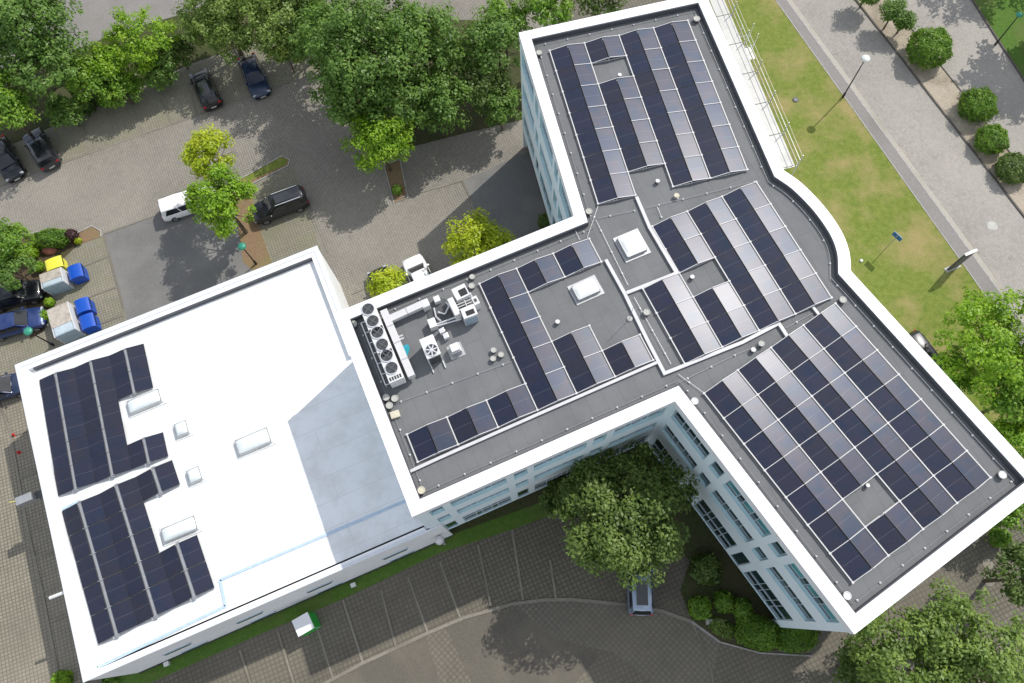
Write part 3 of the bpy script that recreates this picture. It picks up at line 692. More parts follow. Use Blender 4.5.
# vents
def vent(px, py, r, label, kind, z=ZR+.35):
    c = at(px, py, z); r *= .87; g = {'d': 'small roof vents', 'w': 'small roof vents', 'c': 'small roof vents', 's': 'small roof vents'}[kind]
    e = empty('roof_vent', label, 'roof vent', (c.x, c.y, ZR), 0, g)
    b = MB(); b.lathe((0, 0, 0), [(r*.95, 0), (r*.9, .05), (r*.6, .06), (r*.58, .25), (.01, .25)], 16); b.build('pipe', M_dgrey if kind != 'c' else M_galv, e)
    t = MB(); t.lathe((0, 0, .2), [(r, 0), (r, .07), (r*.86, .10), (r*.84, .085), (r*.3, .12), (.01, .125)], 18); t.build('cap', {'d': M_conc, 'w': M_wpl, 'c': M_cream, 's': M_galv}[kind], e, smooth=True)
VL = [(421, 490, .25, 'cream round vent cap in the lower left corner of the middle wing roof', 'c'),
 (589, 210.5, .25, 'grey round vent cap beside the notch corner at the foot of the top wing array', 'd'),
 (658, 180, .16, 'small white vent cap below the short column of the top wing array', 'w'),
 (677, 194.5, .2, 'olive round vent cap between the top wing array and the curved side array', 'c'),
 (692.7, 276, .16, 'small white vent cap in the gap of the array beside the curved parapet', 'w'),
 (647, 311.5, .24, 'grey round vent cap left of the array beside the curved parapet', 'd'),
 (557.7, 321, .16, 'small white vent cap on open roof left below the smaller skylight', 'w'),
 (843.7, 299, .25, 'grey round vent cap at the top corner of the lower right wing', 'd'),
 (695, 400.7, .25, 'white round vent cap by the inner corner at the lower array', 'w'),
 (848, 595.7, .25, 'white round vent cap at the bottom corner of the lower right wing', 'w'),
 (1003.7, 474.5, .25, 'white round vent cap at the far right corner of the lower right wing', 'w'),
 (868.7, 485, .13, 'small white vent cap in the gap of the lower right array', 'w'),
 (539, 51.5, .24, 'round vent cap at the upper left corner of the top wing', 'd'),
 (697, 17.5, .27, 'round grey vent cap at the upper right corner of the top wing', 'd'),
 (620, 73.7, .16, 'small white vent cap in the upper gap of the top wing array', 'w'),
 (754, 349, .17, 'smaller of two pale vent caps between middle and lower right arrays', 'w'),
 (762, 343, .21, 'larger of two pale vent caps between middle and lower right arrays', 'd'),
 (353, 323.5, .26, 'grey round vent cap in the upper left corner of the middle wing roof', 'd'),
 (472, 276, .2, 'upper of two stacked grey vent caps beside the rooftop ventilation unit', 'd'),
 (471.5, 285, .22, 'lower of two stacked grey vent caps beside the rooftop ventilation unit', 'd'),
 (385.6, 396.9, .24, 'leftmost vent cap of the trio below the long fan unit', 'd'), (394.4, 398, .24, 'rightmost vent cap of the trio below the long fan unit', 'd'), (389, 405, .24, 'lowest vent cap of the trio below the long fan unit', 'd'),
 (493.5, 349.5, .2, 'top vent cap of the trio left of the middle wing array', 'd'), (501, 354, .2, 'rightmost vent cap of the trio left of the middle wing array', 'd'), (493, 358, .2, 'lowest vent cap of the trio left of the middle wing array', 'd')]
for v_ in VL: vent(*v_)
def roofbox(name, label, cat, quad, z0, h, mat, extra=None, bev=.02):
    """box whose top face has the four photographed corners"""
    zt = z0+h; P4 = [at(x, y, zt) for x, y in quad]; c = sum(P4, Vector())/4; ux = ((P4[1]-P4[0])+(P4[2]-P4[3]))/2; uy = ((P4[0]-P4[3])+(P4[1]-P4[2]))/2
    a = math.atan2(ux.y, ux.x); e = empty(name, label, cat, (c.x, c.y, z0), a)
    m = MB(); m.box((0, 0, h/2), (ux.length, uy.length, h)); m.build('casing', mat, e, bevel=bev)
    return e, ux.length, uy.length
# row of three twin-fan condensers on stands
du = U(AM-math.pi/2)
fans = [((367.9, 309.1), (371.9, 318.4)), ((377.1, 332.5), (381.2, 341.6)), ((386.5, 355.6), (390.6, 365))]
zt = ZR+1.35
for k, (f1, f2) in enumerate(fans):
    A_, B_ = at(*f1, zt), at(*f2, zt); c = (A_+B_)/2+du*.32; L_ = 1.95
    e = empty('air_conditioner', 'long white twin-fan rooftop air conditioner, %s of three in the row' % ('top', 'middle', 'bottom')[k], 'air conditioner', (c.x, c.y, ZR), AM-math.pi/2, 'twin-fan units in a row')
    m = MB(); m.box((0, 0, .85), (L_, .86, .98)); m.build('casing', M_wpl, e, bevel=.02)
    s_ = MB()
    for x in (-.85, .85):
        for y in (-.35, .35): s_.box((x, y, .18), (.06, .06, .36))
    s_.build('stand', M_galv, e)
    for X in (-.62, .18):
        rr = MB(); n = 24
        for i in range(n):
            t0 = 2*math.pi*i/n; t1 = 2*math.pi*(i+1)/n; rr.bar((X+.37*math.cos(t0), .37*math.sin(t0), 1.37), (X+.37*math.cos(t1), .37*math.sin(t1), 1.37), .05, .07)
        fo = rr.build('fan', M_alu, e)
        d_ = MB(); d_.lathe((X, 0, 1.335), [(.35, 0), (.35, .02), (.01, .02)], 24); d_.build('fan_well', M_grille, fo)
        g = MB()
        for i in range(4):
            t = i*math.pi/2+.6; g.bar((X, 0, 1.375), (X+.33*math.cos(t), .33*math.sin(t), 1.375), .09, .01)
        g.lathe((X, 0, 1.36), [(.08, 0), (.08, .04), (.01, .04)], 12); g.build('blade', M_dgrey, fo)
    g = MB()
    for i in range(5): g.box((.78, -.3+i*.15, 1.345), (.22, .1, .02))
    g.build('grille', M_grille, e)
# service rail frame left of the row
e0 = at(363, 328, ZR+.6); gr = empty('guard_rail', 'thin grey pipe rack on the dark deck left of the twin-fan units', 'pipe rack', (e0.x, e0.y, ZR)); m = MB()
p1, p2 = at(361, 323, ZR+.6)-Vector((e0.x, e0.y, ZR)), at(385.5, 385, ZR+.6)-Vector((e0.x, e0.y, ZR))
m.tube(p1, p2, .035, n=6); m.tube(p1+U(AM)*.55-Vector((0, 0, .1)), p2+U(AM)*.55-Vector((0, 0, .1)), .03, n=6); m.build('pipe', M_alu, gr)
m = MB()
for i in range(7):
    q = p1.lerp(p2, i/6); m.tube(q, q+U(AM)*.55-Vector((0, 0, .1)), .03, n=6); m.tube(q, Vector((q.x, q.y, .0)), .025, n=6)
m.build('bracket', M_alu, gr)
def duct(label, pts, w, h, z):
    P_ = [at(x, y, z) for x, y in pts]; o0 = Vector((P_[0].x, P_[0].y, ZR)); e = empty('air_duct', label, 'duct', o0, 0, 'white rooftop ducts'); m = MB()
    for i in range(len(P_)-1): m.bar(P_[i]-o0, P_[i+1]-o0, w, h)
    m.build('casing', M_tray, e, bevel=.01); s_ = MB()
    for i in range(len(P_)-1):
        for t in (.1, .5, .9): q = P_[i].lerp(P_[i+1], t)-o0; s_.box((q.x, q.y, (q.z-h/2)/2), (.08, .08, q.z-h/2))
    s_.build('foot', M_galv, e)
    b = MB()
    for i in range(len(P_)-1):
        n = max(2, int((P_[i+1]-P_[i]).length/.9)); d = (P_[i+1]-P_[i]).normalized()
        for k in range(1, n): q = P_[i].lerp(P_[i+1], k/n)-o0; b.bar(q-d*.025, q+d*.025, w+.03, h+.03)
    b.build('joint', M_galv, e)
duct('wide white duct running alongside the twin-fan units', [(384, 311), (412, 377)], .42, .45, ZR+.62)
duct('white duct running right from the head of the wide duct', [(390, 319.5), (424, 304)], .42, .35, ZR+.55)
roofbox('junction_box', 'white box on the end of the short white duct', 'junction box', [(420, 301), (427, 298), (430, 305), (423, 308)], ZR, .7, M_wpl)
roofbox('junction_box', 'small white square box above the dark round pad', 'junction box', [(433, 297), (438.5, 294.5), (440.5, 300.5), (434.5, 302.5)], ZR, .45, M_wpl)
e, a_, b_ = roofbox('junction_box', 'white box with pipes at the lower left of the dark round pad', 'junction box', [(427, 319), (434.5, 317.5), (437, 325), (430, 329)], ZR, .6, M_wpl)
# condensing unit with one fan
e, a_, b_ = roofbox('air_conditioner', 'white single-fan outdoor unit with dark side beside the teal sheet', 'air conditioner', [(419, 339.5), (433, 334), (440.5, 353.5), (427, 359.5)], ZR, 1.25, M_wpl)
rr = MB(); X, Y = .02, -b_*.18
for i in range(24):
    t0 = 2*math.pi*i/24; t1 = 2*math.pi*(i+1)/24; rr.bar((X+.36*math.cos(t0), Y+.36*math.sin(t0), 1.27), (X+.36*math.cos(t1), Y+.36*math.sin(t1), 1.27), .04, .05)
fo = rr.build('fan', M_alu, e); d_ = MB(); d_.lathe((X, Y, 1.245), [(.35, 0), (.35, .015), (.01, .015)], 24); d_.build('fan_well', M_grille, fo)
g = MB()
for i in range(7):
    t = i*2*math.pi/7; g.bar((X+.07*math.cos(t), Y+.07*math.sin(t), 1.275), (X+.33*math.cos(t), Y+.33*math.sin(t), 1.275), .07, .01)
g.lathe((X, Y, 1.26), [(.09, 0), (.09, .04), (.01, .04)], 12); g.build('blade', M_alu, fo)
g = MB(); g.box((0, -b_/2-.012, .6), (a_-.14, .02, 1.0)); g.build('grille', M_grille, e)
g = MB()
for x in (-a_/2+.05, a_/2-.05): g.box((x, -b_/2-.25, .06), (.06, .5, .12))
g.build('foot', M_wpl, e)
# air handling unit cluster
e, a_, b_ = roofbox('ventilation_unit', 'white ventilation unit with dark open hood, upper part of the machine cluster', 'ventilation unit', [(451.5, 289.5), (465, 282.5), (469, 295), (456.5, 300.5)], ZR, 1.1, M_wpl)
g = MB(); g.box((.12, -b_*.1, 1.11), (a_*.55, b_*.55, .02)); g.build('grille', M_black, e)
e, a_, b_ = roofbox('ventilation_unit', 'white ventilation unit with dark opening, lower right of the machine cluster', 'ventilation unit', [(460, 309), (474, 303.5), (477.5, 314), (464, 319)], ZR, 1.15, M_wpl)
g = MB(); g.box((.05, -b_*.12, 1.16), (a_*.6, b_*.45, .02)); g.build('grille', M_black, e)
g = MB(); g.box((0, -b_/2-.02, .5), (a_*.9, .04, .9)); g.build('side_panel', M_pglass, e)
roofbox('ventilation_unit', 'narrow upright white casing on the left of the machine cluster', 'ventilation unit', [(447.5, 299), (453, 296.5), (460, 313.5), (454.5, 316)], ZR, 1.0, M_wpl)
e, a_, b_ = roofbox('ventilation_unit', 'small white louvred unit on the right end of the machine cluster', 'ventilation unit', [(471, 297.5), (476.5, 295), (479.5, 303), (474.5, 305.5)], ZR, .9, M_wpl)
g = MB(); g.box((0, 0, .905), (a_*.5, b_*.4, .02)); g.build('grille', M_dgrey, e)
c = at(464, 302, ZR+.8); m = MB(); e = empty('pipe_rack', 'white pipe lattice between the two ventilation units', 'pipe rack', (c.x, c.y, ZR), AM)
for i in range(5): m.bar((-.55, -.35+i*.17, .8), (.6, -.35+i*.17, .8), .05, .05)
for x in (-.5, .05, .55): m.bar((x, -.4, .85), (x, .4, .85), .05, .04)
m.build('pipe', M_tray, e); m = MB()
for x in (-.5, .5):
    for y in (-.35, .35): m.box((x, y, .4), (.05, .05, .8))
m.build('post', M_galv, e)
c = at(441, 311.5, ZR+.03); m = MB(); m.lathe((0, 0, .004), [(.85, 0), (.85, .03), (.8, .04), (.01, .04)], 28); o = tag(m.build('roof_pad', M_dgrey), 'round dark pad on the grey roof left of the ventilation units', 'roof pad'); o.location = (c.x, c.y, ZR)
# pipes
def pipes(label, lst, r, mat=M_alu):
    o0 = at(*lst[0][0], ZR); e = empty('pipework', label, 'pipework', (o0.x, o0.y, ZR), 0, None)
    for ln in lst:
        m = MB(); Q = [at(x, y, ZR+z)-Vector((o0.x, o0.y, ZR)) for x, y, z in [(p[0], p[1], p[2] if len(p) > 2 else .2) for p in ln[1:]]]
        for i in range(len(Q)-1): m.tube(Q[i], Q[i+1], r, n=7)
        m.build('pipe', mat, e)
pipes('bundle of silver pipes between the white boxes and the ventilation units', [[(437, 323), (437, 324, .35), (459, 316, .35)], [(437, 323), (437, 326, .3), (461, 319, .3)], [(437, 323), (446, 302, .4), (449, 306, .3), (445, 314, .2), (438, 312, .2)], [(437, 323), (434, 308, .15), (436, 317, .15), (441, 321, .3)]], .05)
pipes('short silver pipes beside the wide duct', [[(395, 335), (396, 338, .4), (403, 335, .4)], [(395, 335), (396, 341, .4), (404, 338, .4)], [(395, 335), (400, 349, .3), (408, 345, .3)]], .06)
roofbox('junction_box', 'small silver box on pipes right of the single-fan unit, upper', 'junction box', [(438, 329.5), (443, 327), (445.5, 331), (440.5, 333.5)], ZR, .5, M_alu)
roofbox('junction_box', 'small silver box on pipes right of the single-fan unit, lower', 'junction box', [(442, 334), (447, 332), (449, 337), (444.5, 339)], ZR, .4, M_alu)
e, a_, b_ = roofbox('roof_fan', 'square white-capped roof fan on a dark curb right of the single-fan unit', 'roof fan', [(448.5, 345.5), (458, 341.5), (461.5, 350.5), (452, 354.5)], ZR, .55, M_galv)
g = MB(); g.box((-.02, .02, .62), (a_*.8, b_*.8, .14)); g.build('cap', M_wpl, e, bevel=.02); g = MB(); g.box((0, 0, .02), (a_*1.5, b_*1.5, .04)); g.build('curb', M_galv, e)
e, a_, b_ = roofbox('roof_box', 'flat beige box beside the left parapet below the vent trio', 'roof box', [(389, 412.5), (398, 409.5), (400.5, 416), (391.5, 419)], ZR, .22, M_cream)
m = MB(); pz = ZR+.5; a, b, c_ = at(402, 346, pz), at(407, 357, pz), at(408.5, 349, pz); o0 = Vector((a.x, a.y, ZR))
m.add([a-o0, b-o0, c_-o0+Vector((.1, 0, .1)), a-o0+Vector((.35, .1, .05))], [(0, 1, 2, 3)]); m.add([a-o0-Vector((0, 0, .05)), b-o0-Vector((0, 0, .05)), c_-o0+Vector((.1, 0, .05)), a-o0+Vector((.35, .1, .0))], [(3, 2, 1, 0)])
m.add([(a-o0).lerp(b-o0, .5), (a-o0).lerp(b-o0, .5)-Vector((0, 0, .45)), (b-o0)-Vector((0, 0, .45)), b-o0], [(0, 1, 2, 3)])
o = tag(m.build('tarpaulin', M_teald), 'small folded teal sheet hanging beside the wide white duct', 'tarpaulin'); o.location = o0
# antenna rod
c = at(630.5, 316, ZR+.5); e = empty('lightning_rod', 'thin upright lightning rod on a small base casting a long shadow', 'lightning rod', (c.x, c.y, ZR)); m = MB(); m.tube((0, 0, 0), (0, 0, 2.2), .018, .01, n=6); m.build('rod', M_galv, e); m = MB(); m.lathe((0, 0, 0), [(.17, 0), (.17, .08), (.1, .12), (.01, .12)], 12); m.build('base', M_conc, e)
# ------------------------------------------------------------------ scaffold along the upper right edge
sd = U(AT-math.pi/2); so_ = U(AT); S0 = NE+so_*.62+U(AT+math.pi/2)*1.5
Ls = (flat(at(797, 166, 11.9))-S0).dot(sd)
scf = empty('scaffold', 'narrow scaffold with white decks, tube rails and toe boards along the top wing', 'scaffold', (S0.x, S0.y, 0), AT-math.pi/2)
nb = max(3, round(Ls/2.57)); bay = Ls/nb; zd = 12.0; W0, W1 = 0.05, 1.4
for i in range(nb):
    for side in (0,):
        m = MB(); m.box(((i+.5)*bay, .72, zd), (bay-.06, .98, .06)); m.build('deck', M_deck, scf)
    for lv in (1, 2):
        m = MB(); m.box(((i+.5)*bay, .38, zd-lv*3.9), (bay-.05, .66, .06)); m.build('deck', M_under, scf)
for i in range(nb+1):
    for y in (W0, W1+.02):
        m = MB(); m.tube((i*bay, y, 0), (i*bay, y, zd+(1.1 if y > .3 else .1)), .03, n=6); m.build('post', M_galv, scf)
    if i < nb+1:
        m = MB()
        for z in (zd-.06, zd-3.95, zd-7.85): m.bar((i*bay, W0, z), (i*bay, W1, z), .05)
        m.build('crossbar', M_galv, scf)
for (z, y, mt) in ((zd+.95, W1+.03, M_wood), (zd+.5, W1+.03, M_galv), (zd+.1, W0-.03, M_galv)):
    m = MB(); m.tube((0, y, z), (Ls, y, z), .02, n=6); m.build('guard_rail', mt, scf)
m = MB(); m.box((Ls/2, W1-.02, zd+.1), (Ls, .03, .12)); m.build('toe_board', M_wood, scf)
for i in range(0, nb, 2):
    m = MB(); m.tube((i*bay, W1+.09, zd-3.9), ((i+1)*bay, W1+.09, zd-.1), .022, n=6); m.build('brace', M_alu, scf)
# outer hoist bay
m = MB()
for x in (4.2, 5.1):
    for y in (1.4, 2.2): m.tube((x, y, 0), (x, y, zd+.6), .025, n=6)
for z in np.arange(1, zd+.6, 1.5):
    m.tube((4.2, 2.2, z), (5.1, 2.2, z), .02, n=5); m.tube((4.2, 1.4, z), (4.2, 2.2, z), .02, n=5); m.tube((5.1, 1.4, z), (5.1, 2.2, z), .02, n=5)
m.build('ladder_frame', M_alu, scf)
m = MB(); m.box((5.2, 1.8, zd-1.2), (1.0, .9, .05)); m.build('deck', M_wpl, scf)
# ------------------------------------------------------------------ annex wall items
c = at(24, 499, 4.6); e = empty('wall_unit', 'pale grey box on a bracket off the left wall of the white hall', 'wall unit', (c.x, c.y, 4.0), AM)
m = MB(); m.box((0, 0, .35), (1.05, .55, .7)); m.build('casing', M_galv, e, bevel=.02); m = MB(); m.box((.9, .1, .1), (.9, .5, .08)); m.bar((.4, 0, -.5), (1.3, 0, .05), .06); m.build('bracket', M_dgrey, e); m = MB(); m.tube((-.5, .15, .3), (-1.1, .28, .4), .02, n=6); m.build('arm', M_yel, e)
c = at(57, 595.5, 6.2); e = empty('wall_lamp', 'short white tube lamp sticking out of the left parapet', 'wall lamp', (c.x, c.y, 6.2), AM); m = MB(); m.tube((-.45, .03, 0), (.5, 0, 0), .11, n=12); m.build('tube', M_wpl, e, smooth=False); m = MB(); m.tube((-.47, .03, 0), (-.44, .03, 0), .08, n=12); m.build('lens', M_dgrey, e)
# ------------------------------------------------------------------ lamps and signs
def lamp(top, h, label, head, base=None, r=.3, headm=None, shape='disc'):
    c = at(*top, h); e = empty('street_lamp', label, 'street lamp', (c.x, c.y, 0)); m = MB(); m.tube((0, 0, 0), (0, 0, h-.1), .06, .04, n=10); m.lathe((0, 0, 0), [(.1, 0), (.1, .5), (.06, .55)], 10); m.build('post', M_black if head is M_teal else head, e)
    m = MB()
    if shape == 'disc': m.lathe((0, 0, h-.25), [(.08, 0), (r*.9, .12), (r, .18), (r*.95, .24), (r*.4, .33), (.01, .34)], 24)
    else: m.lathe((0, 0, h-.3), [(.06, 0), (r*.8, .08), (r, .25), (r*.85, .45), (r*.5, .57), (.01, .6)], 20)
    m.build('lamp_head', headm, e, smooth=True)
lamp((866, 58), 4.86, 'tall black street lamp with round pale head between road and lawn', M_black, r=.36, headm=M_wpl)
lamp((241.5, 246), 3.2, 'lamp with round teal top standing beside the driveway under the lime-green tree', M_teal, r=.33, headm=M_teal)
lamp((27.5, 331), 3.2, 'lamp with round teal top beside the blue parked car', M_teal, r=.34, headm=M_teal)
lamp((65.5, 70), 4.0, 'pale lamp head poking out of the hedge at upper left', M_galv, r=.33, headm=M_pglass)
lamp((1020, 14), 3.6, 'dark lamp post with teal head at the top right verge', M_black, r=.28, headm=M_teal)
lamp((439.3, 540), 3.2, 'lamp with round white globe at the joint of hall and middle wing', M_galv, r=.32, headm=M_wpl, shape='globe')
p, q = at(965.4, 254.8, 2.7), at(977, 249.8, 2.7); c = (p+q)/2; a = math.atan2(q.y-p.y, q.x-p.x)
e = empty('pylon_sign', 'slim upright white-topped sign slab standing on the lawn edge by the footpath', 'sign', (c.x, c.y, 0), a); m = MB(); m.box((0, 0, 1.32), ((q-p).length, .16, 2.64)); m.build('slab', M_dgrey, e, bevel=.01); m = MB(); m.box((0, 0, 2.68), ((q-p).length+.02, .2, .08)); m.build('cap', M_wpl, e); m = MB(); m.box((0, 0, .03), (1.3, .4, .06)); m.build('base', M_conc, e)
c = at(898, 235.5, 2.4); e = empty('sign_post', 'small blue sign on a thin post in the middle of the lawn', 'sign', (c.x, c.y, 0), math.radians(-52)); m = MB(); m.tube((0, 0, 0), (0, 0, 2.4), .03, n=8); m.build('post', M_galv, e); m = MB(); m.box((0, .04, 2.2), (.8, .035, .5)); ob = m.build('board', M_signb, e); m = MB(); m.box((0, -.02+.085, 2.2), (.5, .012, .12)); m.build('stripe', M_wpl, e)
# lawn bits
c = at(861, 261); m = MB(); m.lathe((0, 0, 0), [(.12, 0), (.12, .1), (.08, .14), (.01, .14)], 12); o = tag(m.build('ground_spotlight', M_wpl), 'small white ground light in the lawn near the curved parapet', 'ground light'); o.location = (c.x, c.y, .008)
c = at(795.5, 100); m = MB(); m.lathe((0, 0, 0), [(.26, 0), (.26, .04), (.18, .07), (.01, .07)], 14); o = tag(m.build('drain_cover', M_dgrey), 'small dark drain cover in the lawn beside the scaffold', 'drain cover'); o.location = (c.x, c.y, .008)

# ------------------------------------------------------------------ bins, boxes
def binbox(label, quad, h, top_split):
    P4 = [at(x, y, h) for x, y in quad]; c = sum(P4, Vector())/4; ux = ((P4[1]-P4[0])+(P4[2]-P4[3]))/2; uy = ((P4[0]-P4[3])+(P4[1]-P4[2]))/2; a = math.atan2(ux.y, ux.x); X, Y = ux.length, uy.length
    e = empty('bin_shelter', label, 'bin shelter', (c.x, c.y, 0), a)
    m = MB(); m.box((0, 0, h/2), (X, Y, h)); m.build('body', M_pglass, e, bevel=.02)
    m = MB(); m.box((0, Y*(1-top_split)/2-.0, h+.02), (X+.04, Y*top_split+.02, .05)); m.build('lid', M_beige, e)
    m = MB(); m.box((0, -Y/2+Y*(1-top_split)/2+.02, h+.012), (X*.86, Y*(1-top_split)-.1, .03)); m.build('flap', M_frame, e)
    m = MB(); m.box((X/2+.03, 0, h/2), (.06, Y+.06, h+.1)); m.build('side_panel', M_wpl, e); m = MB(); m.box((-X/2-.03, 0, h/2), (.05, Y+.04, h+.04)); m.build('side_panel', M_wpl, e)
binbox('white-sided bin shelter with a weathered beige top between the yellow and blue bins', [(39.4, 275), (60, 268), (63.5, 281), (43.2, 288.3)], 1.45, .62)
binbox('larger white-sided bin shelter with beige top beside the pair of blue bins', [(48, 309.8), (68, 302), (74, 329), (54.5, 338)], 1.45, .68)
def lidbin(c4, label, mat, h=1.25, ang=None, X=1.15, Y=1.2, group='large lidded bins'):
    c = at(*c4, h); e = empty('waste_bin', label, 'bin', (c.x, c.y, 0), AM if ang is None else ang, group)
    m = MB(); m.box((0, 0, .55), (X*.9, Y*.9, .9), taper=1.06); m.build('body', mat, e, bevel=.03)
    n = 10; vs = []; fs = []
    for i in range(n+1):
        t = math.pi*i/n; x = -math.cos(t)*X/2; z = 1.0+math.sin(t)**.8*(h-1.0)
        vs += [(x, -Y/2, z), (x, Y/2, z)]
    for i in range(n): fs.append((2*i, 2*i+1, 2*i+3, 2*i+2))
    fs.append(tuple(range(0, 2*n+2, 2))); fs.append(tuple(range(1, 2*n+2, 2))[::-1]); fs.append((0, 2*n, 2*n+1, 1)); m = MB(); m.add(vs, fs); m.build('lid', mat, e)
    m = MB()
    for x in (-.4, .4):
        for y in (-.4, .4): m.tube((x, y-.03, .08), (x, y+.03, .08), .08, n=10)
    m.build('wheel', M_tyre, e); m = MB(); m.bar((X/2+.03, -Y/2+.1, 1.0), (X/2+.03, Y/2-.1, 1.0), .05); m.build('handle', M_black, e)
lidbin((74, 271), 'single blue lidded bin beside the upper beige-topped shelter', M_blueb)
lidbin((81.3, 305), 'upper blue bin of the touching pair beside the lower shelter', M_blueb)
lidbin((86, 321), 'lower blue bin of the touching pair beside the lower shelter', M_blueb)
lidbin((53, 263), 'yellow-lidded bin behind the upper shelter next to the flower bed', M_yel, h=1.15, X=1.35, Y=1.0)
P4 = [at(x, y, 1.8) for x, y in [(292, 620.8), (307, 612.2), (315.5, 628), (297.5, 636.5)]]; c = sum(P4, Vector())/4; ux = P4[1]-P4[0]; uy = P4[0]-P4[3]; a = math.atan2((P4[1]-P4[0]).y, (P4[1]-P4[0]).x)
e = empty('storage_container', 'white upright storage box with a bright green side on the dark lower car park', 'storage box', (c.x, c.y, 0), a); m = MB(); m.box((0, 0, .9), (ux.length, uy.length, 1.75)); m.build('body', M_wpl, e, bevel=.02); m = MB(); m.box((0, 0, 1.79), (ux.length+.06, uy.length+.06, .05)); m.build('roof', M_white, e); m = MB(); m.box((ux.length/2+.02, 0, .88), (.03, uy.length-.02, 1.7)); m.build('side_panel', M_green, e); m = MB(); m.box((0, -uy.length/2-.012, .85), (ux.length-.1, .02, 1.5)); m.build('door', M_green, e)
c = at(50, 251); m = MB(); rr_ = random.Random(5)
pr = [(1, 0), (.95, .25), (.6, .45), (.01, .5)]; m.lathe((0, 0, 0), [(a_*.6, b_) for a_, b_ in pr], 7); m.v = [(x*(1+rr_.uniform(-.15, .15)), y*.75*(1+rr_.uniform(-.15, .15)), z) for x, y, z in m.v]; o = tag(m.build('boulder', M_stone), 'reddish boulder in front of the oval clipped hedge', 'boulder'); o.location = (c.x, c.y, 0)
for k, (x, y) in enumerate([(12.5, 434.5), (17.5, 452)]):
    c = at(x, y, .2); e = empty('marker_post', 'short red marker cone on the left paving, %s one' % ('upper', 'lower')[k], 'marker', (c.x, c.y, 0), 0, 'red markers on the left paving'); m = MB(); m.lathe((0, 0, 0), [(.1, .02), (.05, .3), (.01, .32)], 10); m.build('cone', M_red, e); m = MB(); m.box((0, 0, .012), (.28, .22, .02)); m.build('base', M_red, e)

# little white markers on the verge
for k, (x, y, l) in enumerate([(353, 585, 'small white box on the grass strip below the white hall'), (166, 664, 'small white light box at the foot of the hall wall near the lower left')]):
    c = at(x, y, .3); m = MB(); m.box((0, 0, .12), (.3, .25, .24), AM); m.box((0, 0, .27), (.34, .29, .06), AM); o = tag(m.build('light_box', M_wpl), l, 'light box'); o.location = (c.x, c.y, .012)
c = at(714, 622); m = MB(); m.box((0, 0, .25), (1.2, .35, .06), 0); m.box((-.45, 0, .11), (.08, .3, .22)); m.box((.45, 0, .11), (.08, .3, .22)); o = tag(m.build('stone_bench', M_kerb), 'short pale stone bench between the shrubs of the corner bed', 'bench'); o.location = (c.x, c.y, .014)
